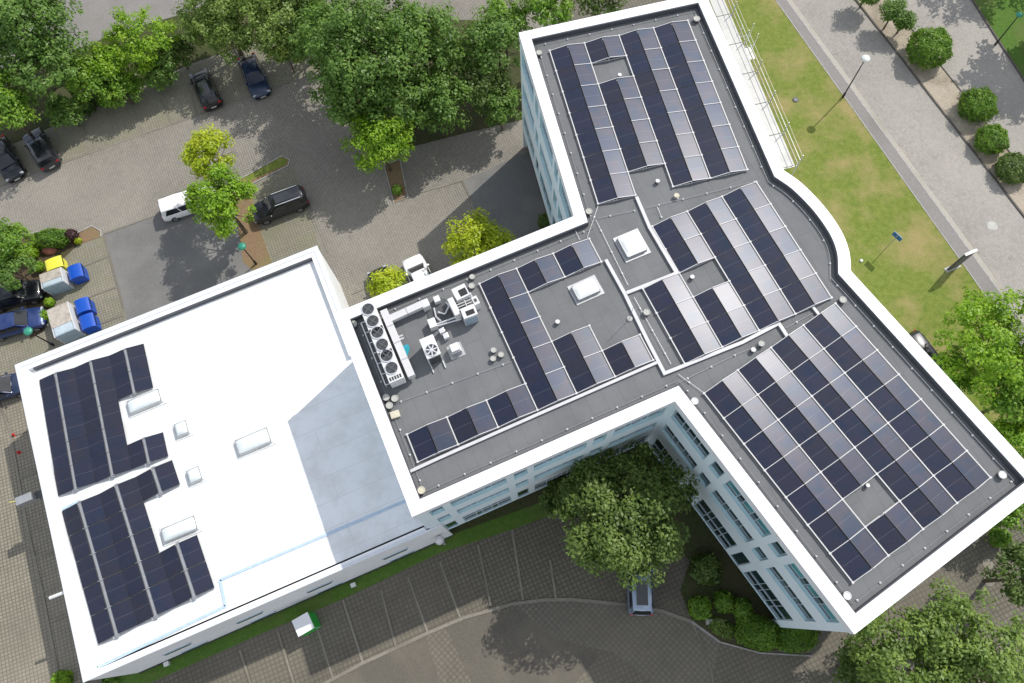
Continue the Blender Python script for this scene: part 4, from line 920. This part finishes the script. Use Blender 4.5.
# ------------------------------------------------------------------ cars
def interp(xs, ys, x): return float(np.interp(x, xs, ys))
CARG = 'parked cars'
def car(label, front, rear, paint, L=4.4, W=1.82, H=1.5, kind='hatch', center=None, rails=False, roofm=None, ang=None, z=.9):
    F, Rr = (at(*front, z), at(*rear, z)) if front else (None, None)
    if center: c = at(*center, z)
    else: c = (F+Rr)/2
    if ang is None: ang = math.atan2((F-Rr).y, (F-Rr).x)
    e = empty('parked_car', label, 'car', (c.x, c.y, 0), ang, CARG)
    hw = W/2
    if kind == 'sedan': top = ([-.5, -.47, -.30, -.2, .15, .25, .42, .48, .5], [.55, .93, 1.0, .98, .95, .97, .83, .66, .5]); cab = (-.40, -.24, .07, .25)
    elif kind == 'suv': top = ([-.5, -.48, -.3, .1, .22, .43, .485, .5], [.6, 1.0, 1.02, 1.0, 1.03, .95, .8, .55]); cab = (-.488, -.44, .10, .26)
    else: top = ([-.5, -.48, -.3, .1, .22, .42, .48, .5], [.6, .95, .97, .95, .97, .84, .68, .5]); cab = (-.482, -.42, .10, .27)
    xs = [-.5, -.495, -.48, -.44, -.36, -.25, -.12, 0, .12, .22, .32, .40, .45, .475, .49, .5]
    wf = ([-.5, -.48, -.42, -.3, .3, .42, .47, .5], [.84, .93, .98, 1, 1, .95, .87, .68])
    vs = []; fs = []; nr = 12
    for x in xs:
        w_ = hw*interp(*wf, x); t = interp(*top, x)*1.0; zb = .22 if abs(x) < .46 else .3
        rg = [(-w_*.86, zb), (-w_*.97, zb+.1), (-w_, .5), (-w_*.985, t-.16), (-w_*.9, t-.04), (-w_*.6, t+.01), (w_*.6, t+.01), (w_*.9, t-.04), (w_*.985, t-.16), (w_, .5), (w_*.97, zb+.1), (w_*.86, zb)]
        vs += [(x*L, y, zz_) for y, zz_ in rg]
    for i in range(len(xs)-1):
        for k in range(nr): a_, b_ = i*nr+k, i*nr+(k+1) % nr; fs.append((a_, b_, b_+nr, a_+nr))
    fs.append(tuple(range(nr))[::-1]); fs.append(tuple(range((len(xs)-1)*nr, len(xs)*nr)))
    m = MB(); m.add(vs, fs)
    # cabin
    xr0, xr1, xf1, xf0 = (q*L for q in cab); zb, zt_ = .93, H; wb, wt = hw*.90, hw*.70
    rows = [(0, xr0, xf0, wb), (.5, xr0*.5+xr1*.5, xf0*.5+xf1*.5, wb*.56+wt*.44), (.9, xr1-.02, xf1+.02, wt+.03), (1.0, xr1+.1, xf1-.12, wt-.1)]
    vs = []; 
    for t, x0, x1, w_ in rows:
        zz_ = zb+(zt_-zb)*t; xm = (x0+x1)/2; vs += [(x0, -w_*.93, zz_), (xm, -w_, zz_), (x1, -w_*.88, zz_), (x1+.05*(1-t), 0, zz_+.02*t), (x1, w_*.88, zz_), (xm, w_, zz_), (x0, w_*.93, zz_), (x0-.03, 0, zz_+.02*t)]
    fs = []
    for i in range(3):
        for k in range(8): a_, b_ = i*8+k, i*8+(k+1) % 8; fs.append((a_, b_, b_+8, a_+8))
    fs += [(24, 25, 30, 31), (25, 26, 27, 30), (27, 28, 29, 30), (29, 30, 30-0, 31) if False else (30, 29, 31)] if False else [(24, 25, 26, 27, 28, 29, 30, 31)]
    m.add(vs, fs); body = m.build('body', paint, e, smooth=True)
    md = body.modifiers.new('es', 'EDGE_SPLIT'); md.split_angle = math.radians(40)
    def cabp(side, t, fx):  # point on the cabin shell
        x0 = xr0+(xr1-xr0)*t; x1 = xf0+(xf1-xf0)*t; w_ = wb+(wt-wb)*t; return Vector((x0+(x1-x0)*fx, side*w_, zb+(zt_-zb)*t))
    def pane(nm, P, off):
        q = MB(); q.add([p+off for p in P]+[p+off*.2 for p in P], [(0, 1, 2, 3), (4, 5, 6, 7), (0, 1, 5, 4), (1, 2, 6, 5), (2, 3, 7, 6), (3, 0, 4, 7)]); q.build(nm, M_cglass, e)
    ws = [Vector((xf0-.02, -wb*.82, zb+.04)), Vector((xf0-.02, wb*.82, zb+.04)), Vector((xf1+.04, wt*.84, zt_-.07)), Vector((xf1+.04, -wt*.84, zt_-.07))]; pane('windscreen', ws, Vector((.05, 0, .05)))
    rw = [Vector((xr0+.04, -wb*.80, zb+.1)), Vector((xr0+.04, wb*.80, zb+.1)), Vector((xr1-.02, wt*.82, zt_-.08)), Vector((xr1-.02, -wt*.82, zt_-.08))]; pane('rear_window', rw, Vector((-.05, 0, .03)))
    for sd_ in (-1, 1):
        for f0, f1 in ((.1, .47), (.51, .9)):
            P_ = [cabp(sd_, .12, f0), cabp(sd_, .12, f1), cabp(sd_, .84, f1 if f1 < .6 else .86), cabp(sd_, .84, f0 if f0 > .3 else .16)]; pane('side_window', P_, Vector((0, sd_*.035, .012)))
        q = MB(); q.lathe((0, 0, 0), [(.02, 0), (.09, .04), (.09, .12), (.02, .15)], 8); q.v = [(x+cabp(1, 0, .9).x, sd_*(hw*.9+.1)+y*1.2, .93+zz_) for x, y, zz_ in q.v]; q.build('wing_mirror', paint, e)
        q = MB(); q.box((L*.462, sd_*hw*.70, .67), (.15, .30, .12), -sd_*.4); q.build('headlight', M_head, e, bevel=.02)
        q = MB(); q.box((-L*.484, sd_*hw*.74, .84), (.10, .26, .15), sd_*.16); q.build('tail_light', M_tail, e, bevel=.02)
        if rails: q = MB(); q.bar((xr1+.15, sd_*(wt-.06), zt_+.03), (xf1-.25, sd_*(wt-.06), zt_+.03), .045, .05); q.build('roof_rail', M_alu, e)
        for wx in (-.305, .31):
            q = MB(); y0 = sd_*(hw-.2); y1 = sd_*(hw-.005); q.tube((wx*L, y0, .33), (wx*L, y1, .33), .33, n=20); wo = q.build('wheel', M_tyre, e)
            q = MB(); q.tube((wx*L, y1, .33), (wx*L, y1+sd_*.015, .33), .22, n=16); q.build('rim', M_rim, wo)
    q = MB(); q.box((-L*.5-.005, 0, .55), (.02, .5, .12)); q.build('number_plate', M_plate, e); q = MB(); q.box((L*.5+.0, 0, .42), (.02, .5, .11)); q.build('number_plate', M_plate, e)
    if roofm:
        q = MB(); q.box(((xr1+xf1)/2, 0, zt_+.022), ((xf1-xr1)*.72, wt*1.25, .012)); q.build('glass_roof', roofm, e)
    return e
car('black hatchback in the upper bays, rear towards the aisle, left of the dark blue car', (197.5, 72), (211, 102), P_black, L=4.2, roofm=M_cglass)
car('dark blue car in the upper bays, bonnet towards the aisle, under the tree edge', (261, 92.5), (245.5, 56), P_navy, L=4.5, kind='sedan')
car('dark grey car in the left upper bays with red tail light facing the aisle', (29.5, 130.5), (49.5, 164.5), P_grey, L=4.3, kind='suv', roofm=M_cglass)
car('black car at the far left of the upper bays, half out of view', (13, 175), (-5, 140), P_black, L=4.5, kind='sedan')
car('white estate car half hidden by the lime-green tree beside the driveway', None, None, P_white, L=4.6, H=1.55, kind='suv', center=(187, 201.5), ang=AM-.05)
car('black car with silver roof rails right of the lime-green tree', None, None, P_black, L=4.7, H=1.62, kind='suv', center=(278.5, 204), ang=AM+math.pi-.02, rails=True, roofm=M_cglass)
car('white car with dark windows tucked behind the middle wing parapet', None, None, P_white, L=4.5, H=1.6, kind='suv', center=(421.5, 279), ang=AM+math.pi/2+.04)
car('black car under the small lime tree behind the middle wing', None, None, P_black, L=4.4, kind='hatch', center=(386, 290), ang=AM+math.pi/2+.04)
car('black car at the left edge beside the upper bin shelter', None, None, P_black, L=4.5, H=1.5, kind='suv', center=(12, 294), ang=AM-.16)
car('dark blue saloon at the left edge beside the lower bin shelter', None, None, P_blue, L=4.6, H=1.42, kind='sedan', center=(13, 322), ang=AM-.13)
car('silver blue car half under the courtyard tree', None, None, P_silver, L=4.2, W=1.75, kind='hatch', center=(640.5, 582.5), ang=math.pi/2-.02, roofm=M_dgrey)
car('dark navy car at the left edge above the left paving', None, None, P_navy, L=4.4, kind='sedan', center=(-3, 388), ang=AM-.12)
car('black car under the right-hand trees just beyond the lower wing parapet', None, None, P_black, L=4.3, kind='hatch', center=(925, 358), ang=AL-math.pi/2-.1)
# ------------------------------------------------------------------ vegetation
G_mid = leaf('leaf_mid', (0.098, 0.196, 0.037), (0.172, 0.305, 0.064), (0.253, 0.408, 0.098))
G_dark = leaf('leaf_dark', (0.081, 0.144, 0.032), (0.149, 0.236, 0.060), (0.247, 0.345, 0.101))
G_olive = leaf('leaf_olive', (0.132, 0.218, 0.046), (0.230, 0.345, 0.081), (0.356, 0.471, 0.127))
G_lime = leaf('leaf_lime', (0.161, 0.322, 0.021), (0.270, 0.460, 0.032), (0.391, 0.575, 0.052))
G_brt = leaf('leaf_bright', (0.127, 0.265, 0.028), (0.218, 0.391, 0.046), (0.322, 0.494, 0.063))
G_yel = leaf('leaf_yellow', (0.345, 0.460, 0.025), (0.506, 0.598, 0.034), (0.667, 0.713, 0.063))
G_hedge = leaf('leaf_hedge', (0.103, 0.224, 0.025), (0.178, 0.328, 0.041), (0.247, 0.402, 0.057))
G_court = leaf('leaf_courtyard', (.100, .170, .036), (.175, .265, .066), (.275, .375, .105))
G_pur = leaf('leaf_purple', (.075, .035, .045), (.11, .055, .065), (.15, .09, .09))
def quads_mesh(name, C, Nn, size, mat, rng):
    n = len(C); Nn = Nn/np.linalg.norm(Nn, axis=1, keepdims=True)
    r = rng.normal(size=(n, 3)); t = np.cross(Nn, r); t /= np.linalg.norm(t, axis=1, keepdims=True)+1e-9; b = np.cross(Nn, t)
    s = size*rng.uniform(.6, 1.35, (n, 1)); bend = Nn*s*.22
    V = np.empty((n, 4, 3)); V[:, 0] = C-t*s*.75; V[:, 1] = C-b*s*.42+bend*.6; V[:, 2] = C+t*s*.75-bend*.4; V[:, 3] = C+b*s*.42+bend*.6
    me = bpy.data.meshes.new(name); me.vertices.add(4*n); me.vertices.foreach_set('co', V.reshape(-1).astype(np.float32))
    me.loops.add(4*n); me.loops.foreach_set('vertex_index', np.arange(4*n, dtype=np.int32)); me.polygons.add(n)
    me.polygons.foreach_set('loop_start', np.arange(0, 4*n, 4, dtype=np.int32)); me.materials.append(mat); me.update(calc_edges=True); me.validate(); return me
def crown_mesh(R, RZ, seed, leafsz, mat, dens=1.0, cone=0.0, clump=.27, fill=1.0):
    rng = np.random.default_rng(seed); C = []; Nn = []; nc = int((44+R*R*4.2)*fill)
    lob = rng.normal(size=(5, 3)); lob /= np.linalg.norm(lob, axis=1, keepdims=True); la = rng.uniform(-.16, .2, 5)
    for i in range(nc):
        d = rng.normal(size=3); d /= np.linalg.norm(d)
        if d[2] < -.45: d[2] *= -.6; d /= np.linalg.norm(d)
        k = rng.uniform(.5, .93) if rng.random() < .82 else rng.uniform(.15, .5)
        k *= 1+sum(a*max(0, float(d@l))**2 for a, l in zip(la, lob))
        if rng.random() < .12: k *= 1.09
        w = 1-cone*max(0, d[2]); c = np.array([d[0]*R*k*w, d[1]*R*k*w, d[2]*RZ*k])
        rc = max(.45, R*clump*rng.uniform(.6, 1.2)*(.74 if R > 3 else 1)); n = int(dens*9.0*rc*rc/(leafsz*leafsz)*.5)+8
        p = rng.normal(size=(n, 3)); p /= np.linalg.norm(p, axis=1, keepdims=True); rr = rc*rng.uniform(.15, 1, (n, 1))**.55
        sq = np.array([1, 1, .75]); C.append(c+p*rr*sq); Nn.append(p*.6+d*.4+np.array([.25, .25, .75])+rng.normal(size=(n, 3))*.45)
    return quads_mesh('crown', np.concatenate(C), np.concatenate(Nn), leafsz, mat, rng)
def tree(px, py, rpx, zc, asp, mat, label, seed, cone=0., leafsz=.2, group='trees around the building', dens=1.0, clump=.27, name='deciduous_tree', trunk=None, sx=1.0, rot=0, fill=1.0):
    c = at(px, py, zc); R = rpx*mpp(c)*1.06; RZ = min(R*asp, zc-.4)
    e = empty(name, label, 'tree', (c.x, c.y, 0), rot, group); rg = random.Random(seed)
    m = MB(); tr = max(.07, R*.045); top = Vector((rg.uniform(-.1, .1)*R, rg.uniform(-.1, .1)*R, zc))
    mid = Vector((0, 0, zc*.45)); m.tube((0, 0, 0), mid, tr*1.3, tr, n=8); m.tube(mid, top, tr, tr*.45, n=8)
    for i in range(8):
        a = i*2.4+rg.random(); st_ = mid.lerp(top, rg.uniform(0, .9)); en = Vector((math.cos(a)*R*.75, math.sin(a)*R*.75, st_.z+RZ*rg.uniform(.15, .55))); m.tube(st_, en, tr*.45, tr*.12, n=6)
    m.build('trunk', M_bark, e)
    me = crown_mesh(R, RZ, seed, leafsz*.8, mat, dens, cone, clump, fill); o = bpy.data.objects.new('crown', me); COL.objects.link(o); o.parent = e; o.location = (0, 0, zc); o.scale = (sx, 1, 1)
    return e
def shrub(px, py, rpx, h, mat, label, seed, name='shrub', sx=1.0, rot=0.0, leafsz=.12, group=None, shaggy=.1, z0=.0, cat='shrub'):
    c = at(px, py, h*.5); R = rpx*mpp(c); rng = np.random.default_rng(seed)
    e = empty(name, label, cat, (c.x, c.y, z0), rot, group)
    area = 2*math.pi*R*R*sx+math.pi*2*R*h; n = int(area/(leafsz**2)*2.4)
    p = rng.normal(size=(n, 3)); p /= np.linalg.norm(p, axis=1, keepdims=True); p[:, 2] = np.where(p[:, 2] < -.7, -p[:, 2], p[:, 2])
    k = 1-np.abs(rng.normal(size=(n, 1)))*shaggy+.09*np.sin(p[:, :1]*6+seed)*np.sin(p[:, 1:2]*7)+.05*np.sin(p[:, 2:]*9+p[:, :1]*8)
    q = np.sign(p)*np.abs(p)**.85; q /= 1.04
    k = np.where(rng.random((n, 1)) < .05, k+rng.uniform(.05, .2, (n, 1)), k)
    C = q*k*np.array([R*sx, R, h*.52]); C[:, 2] += h*.5; C[:, 2] = np.maximum(C[:, 2], .03)
    me = quads_mesh('foliage', C, p+rng.normal(size=(n, 3))*.45+np.array([0, 0, .2]), leafsz, mat, rng); me.name = 'foliage'
    o = bpy.data.objects.new('foliage', me); COL.objects.link(o); o.parent = e
    m = MB()
    for i in range(4): a = i*1.57; m.tube((math.cos(a)*.05, math.sin(a)*.05, 0), (math.cos(a)*R*.5, math.sin(a)*R*.4, h*.6), .04, .015, n=6)
    m.build('stem', M_bark, e)
    return e
T = tree
T(18, 20, 62, 7, .8, G_mid, 'large mid-green tree filling the top left corner', 11, leafsz=.24)
T(44, 62, 38, 5.5, .8, G_mid, 'mid-green tree just below the top left corner tree', 12, leafsz=.22)
T(-2, 104, 34, 5, .8, G_brt, 'bright green tree on the left edge above the parked black car', 13, leafsz=.22)
T(88, 78, 26, 3, .8, G_brt, 'loose bright shrubby tree left of the lime-yellow one in the hedge', 14, leafsz=.2)
T(143, 42, 34, 4, .8, G_lime, 'lime-yellow tree in the hedge between upper road and parking bays', 15, leafsz=.2)
T(112, 62, 24, 3.4, .8, G_lime, 'smaller lime tree on the left of the lime-yellow hedge tree', 16, leafsz=.2)
T(176, 50, 17, 2.4, .8, G_dark, 'low dark green bush-like tree above the black hatchback', 17, leafsz=.2)
T(222, 18, 44, 4.4, .8, G_olive, 'olive-green tree at the top above the dark blue car', 18, leafsz=.22)
T(278, 20, 44, 4.8, .8, G_olive, 'olive-green tree touching the left of the largest upper tree', 19, leafsz=.22)
T(310, -8, 36, 6.5, .8, G_dark, 'dark tree cut by the top edge behind the olive trees', 20, leafsz=.24)
T(362, 48, 62, 8, .75, G_mid, 'largest upper tree with wide mid-green crown over the paving', 21, leafsz=.24)
T(420, 42, 42, 7, .8, G_mid, 'mid-green tree merging into the right of the largest upper tree', 22, leafsz=.24)
T(352, 98, 34, 5.5, .7, G_mid, 'lower mid-green tree reaching over the paving left of the bright small tree', 23, leafsz=.22)
T(438, 102, 34, 4.5, .8, G_mid, 'mid-green tree between the bright small tree and the top wing', 24, leafsz=.22)
T(482, 84, 27, 4.2, .8, G_dark, 'darker green tree left of the top wing facade', 25, leafsz=.22)
T(498, 45, 32, 6, .8, G_mid, 'mid-green tree beside the upper left corner of the top wing', 26, leafsz=.22)
T(505, 14, 26, 6, .8, G_brt, 'bright tree behind the upper left corner of the top wing', 27, leafsz=.22)
T(548, 2, 32, 7, .8, G_brt, 'bright green tree behind the top parapet of the top wing', 28, leafsz=.22)
T(600, -12, 30, 7, .8, G_dark, 'dark tree cut by the top edge behind the top wing', 29, leafsz=.22)
T(380, 141, 33, 4.2, 1.0, G_lime, 'small bright green tree standing alone in front of the largest upper tree', 30, .35, leafsz=.19, clump=.3)
T(210, 152, 26, 6.0, 1.2, G_yel, 'yellow-green treetop just above the lime-green driveway tree', 31, .3, leafsz=.18, clump=.3)
T(224, 204, 38, 4.6, 1.1, G_lime, 'lime-green tree between the white car and the black car', 32, .25, leafsz=.2, clump=.3, dens=1.1)
T(478, 242, 31, 4.5, 1.0, G_yel, 'lime-yellow tree close behind the middle wing parapet by the ramp', 33, .2, leafsz=.2, clump=.3)
T(388, 287, 21, 4.0, 1.0, G_yel, 'small lime-yellow tree close behind the parapet over the black car', 34, .2, leafsz=.18, clump=.32)
T(620, 514, 72, 6.6, .7, G_court, 'big dark green courtyard tree between middle wing and lower right wing', 35, leafsz=.2, dens=1.2)
T(560, 498, 22, 3.4, .9, G_dark, 'small shaded tree at the left foot of the big courtyard tree', 36, leafsz=.2)
T(905, 655, 58, 6.5, .7, G_olive, 'large olive-green tree at the bottom right', 38, leafsz=.2, dens=1.1)
T(975, 660, 62, 7, .7, G_olive, 'large olive-green tree in the bottom right corner', 39, leafsz=.2, dens=1.1)
T(862, 672, 28, 4, .8, G_dark, 'darker small tree at the left of the bottom right trees', 40, leafsz=.2)
T(996, 342, 54, 6, .8, G_lime, 'large lime-green tree on the right edge below the pylon sign', 41, leafsz=.22, dens=1.1)
T(1022, 395, 36, 5.5, .8, G_brt, 'bright green tree on the right edge below the large lime tree', 42, leafsz=.22)
T(955, 372, 24, 3.6, .9, G_brt, 'small bright tree touching the lower right wing parapet', 43, leafsz=.2)
T(1015, 436, 20, 4.5, .9, G_lime, 'small lime tree beside the right corner of the lower wing', 44, leafsz=.2)
T(1012, 510, 26, 3.2, .8, G_brt, 'bright low tree on the right edge below the roof corner', 45, leafsz=.2)
T(330, 40, 40, 6, .8, G_mid, 'mid-green tree filling the left side of the largest upper tree', 50, leafsz=.23)
T(446, 58, 26, 5, .8, G_mid, 'mid-green tree between the two tall trees at the top wing', 51, leafsz=.22)
T(395, 100, 42, 5.2, .8, G_mid, 'wide low mid-green tree directly behind the lone bright tree', 52, leafsz=.22)
T(66, 112, 17, 2.0, .8, G_mid, 'low mid-green tree at the left end of the upper bays hedge', 53, leafsz=.2)
T(120, 88, 20, 2.2, .9, G_brt, 'low bright tree under the lime-yellow hedge tree', 54, leafsz=.18)
T(160, 66, 20, 2.2, .9, G_mid, 'low mid-green tree right of the lime-yellow hedge tree', 55, leafsz=.18)
T(282, 45, 20, 3.4, .9, G_olive, 'small olive-green tree under the edge of the olive trees', 56, leafsz=.2)
T(205, 30, 18, 3.0, .9, G_olive, 'small olive-green tree left of the dark blue car', 57, leafsz=.2)
T(500, 105, 20, 3.4, .9, G_mid, 'small mid-green tree against the top wing facade', 58, leafsz=.2)
T(1030, 578, 38, 5, .8, G_dark, 'dark green tree on the right edge above the bottom right trees', 46, leafsz=.2)
T(8, 242, 22, 4, .8, G_brt, 'green tree on the left edge beside the oval clipped hedge', 47, leafsz=.18)
T(10, 268, 20, 3, .8, G_mid, 'mid-green bushy tree on the left edge above the parked black car', 48, leafsz=.18)
# avenue trees off the right edge whose shade falls over the second road
for k, (x, y, l) in enumerate([(45, 47, 'tall verge tree beyond the top right corner, nearest the lamp'), (49.5, 41, 'tall verge tree beyond the right edge, second along the road'), (43, 57, 'tall verge tree beyond the top edge at right'), (52, 32, 'tall verge tree beyond the right edge near the lime tree')]):
    e = empty('deciduous_tree', l, 'tree', (x, y, 0), k, 'trees around the building'); m = MB(); m.tube((0, 0, 0), (0, 0, 6), .25, .1); m.build('trunk', M_bark, e)
    me = crown_mesh(4.3, 2.8, 60+k, .26, G_mid, 1.0); o = bpy.data.objects.new('crown', me); COL.objects.link(o); o.parent = e; o.location = (0, 0, 6.5)
S = shrub
BG = 'clipped shrubs in the woodchip bed'
S(930, 48, 21, 2.4, G_hedge, 'largest round clipped bush in the woodchip bed', 71, leafsz=.15, group=BG)
S(978, 105, 18, 2.0, G_hedge, 'second round bush down the woodchip bed, slightly pointed', 72, leafsz=.14, group=BG, shaggy=.16)
S(992, 139, 15.5, 1.6, G_hedge, 'smaller round bush third down the woodchip bed', 73, leafsz=.13, group=BG)
S(1014, 168, 17, 1.5, G_dark, 'dark round bush at the right edge of the woodchip bed', 74, leafsz=.13, group=BG)
T(893, 13, 11, 1.9, .8, G_mid, 'little loose tree at the top of the woodchip bed, left half', 75, leafsz=.16, clump=.35)
T(905, 20, 9, 1.6, .8, G_mid, 'little loose tree at the top of the woodchip bed, right half', 76, leafsz=.16, clump=.35)
T(868, -8, 13, 1.8, .8, G_mid, 'little tree cut by the top edge in the woodchip bed', 77, leafsz=.16, clump=.35)
S(51, 238.5, 10, 1.3, G_hedge, 'long oval clipped hedge bush in the left kerbed bed', 80, sx=1.95, rot=.1, leafsz=.11)
S(71.5, 235.5, 6.5, 1.0, G_pur, 'small purple-leaved bush at the end of the oval hedge', 81, leafsz=.12, shaggy=.2)
S(28.5, 252, 9.5, 1.2, G_lime, 'round lime bush left of the red boulder', 82, leafsz=.12, shaggy=.15)
S(38.5, 266.5, 5.5, .8, G_lime, 'small lime bush between yellow bin and black car', 83, leafsz=.11, shaggy=.2)
S(49.5, 302.5, 5, .7, G_lime, 'small lime bush between the two bin shelters', 84, leafsz=.11, shaggy=.2)
S(43.5, 316, 6, .8, G_lime, 'small lime bush in front of the dark blue saloon', 85, leafsz=.11, shaggy=.2)
S(78, 241, 3.5, .5, G_yel, 'tiny yellow bush beside the purple-leaved bush', 86, leafsz=.1, shaggy=.2)
S(62, 680, 10, 1.2, G_lime, 'lime bush at the bottom left edge below the hall corner', 87, leafsz=.14, shaggy=.2)
S(110, 680, 8, .8, G_hedge, 'low green bush at the foot of the hall wall near the bottom left corner', 88, leafsz=.14, shaggy=.2)
S(397, 190, 5, .8, G_hedge, 'small green bush in the narrow bed below the lone bright tree', 89, leafsz=.12, shaggy=.2)
S(700, 608, 12, 1.2, G_brt, 'round green bush left of the stone bench', 90, leafsz=.13, shaggy=.16)
S(724, 602, 11, 1.2, G_hedge, 'round green bush above the stone bench', 91, leafsz=.13, shaggy=.16)
S(706, 569, 16, 1.2, G_dark, 'wide dark bush between the courtyard tree and the lower wing facade', 92, leafsz=.14, shaggy=.2)
S(742, 608, 10, 1.4, G_hedge, 'upright end of the clipped hedge by the lower wing', 93, leafsz=.12)
S(757, 632, 17, 1.5, G_hedge, 'big smooth clipped hedge mound below the lower wing facade', 94, sx=1.35, rot=-.35, leafsz=.12)
S(796, 637, 15, 1.3, G_hedge, 'low clipped hedge mound reaching under the bottom roof corner', 95, sx=1.5, rot=.1, leafsz=.12)
S(722, 628, 9, .5, G_olive, 'flat ground-covering bush below the stone bench', 96, leafsz=.12, sx=1.6, rot=-.5, shaggy=.2)
S(547, 222, 9, 1.2, G_dark, 'dark round bush in the shade at the notch of the top wing', 97, leafsz=.14)
S(1000, 538, 10, 1.5, G_brt, 'bright bush on the right paving beside the roof corner', 98, leafsz=.14, shaggy=.2)
# understorey bushes of the belt
for k, (x, y, r) in enumerate([(60, 108, 13), (84, 104, 12), (105, 98, 10), (128, 84, 12), (160, 74, 10)]):
    S(x, y, r, 1.5, G_dark if k % 2 else G_hedge, '%s from the left of the low bushes along the back of the upper bays' % ORD[k], 100+k, leafsz=.17, shaggy=.25, group='bushes behind the upper parking bays')
# ------------------------------------------------------------------ light, sky, camera
az, el = math.radians(46), math.radians(47.3)
sd3 = Vector((math.cos(el)*math.cos(az), math.cos(el)*math.sin(az), math.sin(el)))
ld = bpy.data.lights.new('sun', 'SUN'); ld.energy = 4.0; ld.angle = math.radians(.53); ld.color = (1, .955, .88)
lo = bpy.data.objects.new('sun', ld); COL.objects.link(lo); lo.rotation_euler = sd3.to_track_quat('Z', 'Y').to_euler(); lo.location = (30, 30, 80)
wd = bpy.data.worlds.new('World'); sc.world = wd; wd.use_nodes = True; nt = wd.node_tree; bg = nt.nodes['Background']
sk = nt.nodes.new('ShaderNodeTexSky'); sk.sky_type = 'NISHITA'; sk.sun_disc = False; sk.sun_elevation = el; sk.sun_rotation = math.pi/2-az
tc = nt.nodes.new('ShaderNodeTexCoord'); nz = noise(nt, tc.outputs['Generated'], 2.6, 8, .6)
cf = ramp(nt, nz, [(.40, (0, 0, 0)), (.58, (.92,)*3)])
cl = mix(nt, cf, sk.outputs[0], (7.4, 7.5, 7.8)); nt.links.new(cl, bg.inputs['Color']); bg.inputs['Strength'].default_value = .15
cd = bpy.data.cameras.new('camera'); cam = bpy.data.objects.new('camera', cd); COL.objects.link(cam); sc.camera = cam
cd.sensor_width = 36; cd.lens = FPX/1024*36; cd.clip_start = .5; cd.clip_end = 2000
Mx = Matrix((BX, BY, BZ)).to_4x4(); Mx.translation = Vector((0, 0, HC)); cam.matrix_world = Mx
vs_ = sc.view_settings; vs_.view_transform = 'Standard'; vs_.look = 'None'; vs_.exposure = 0.0; vs_.gamma = 1; vs_.use_curve_mapping = False
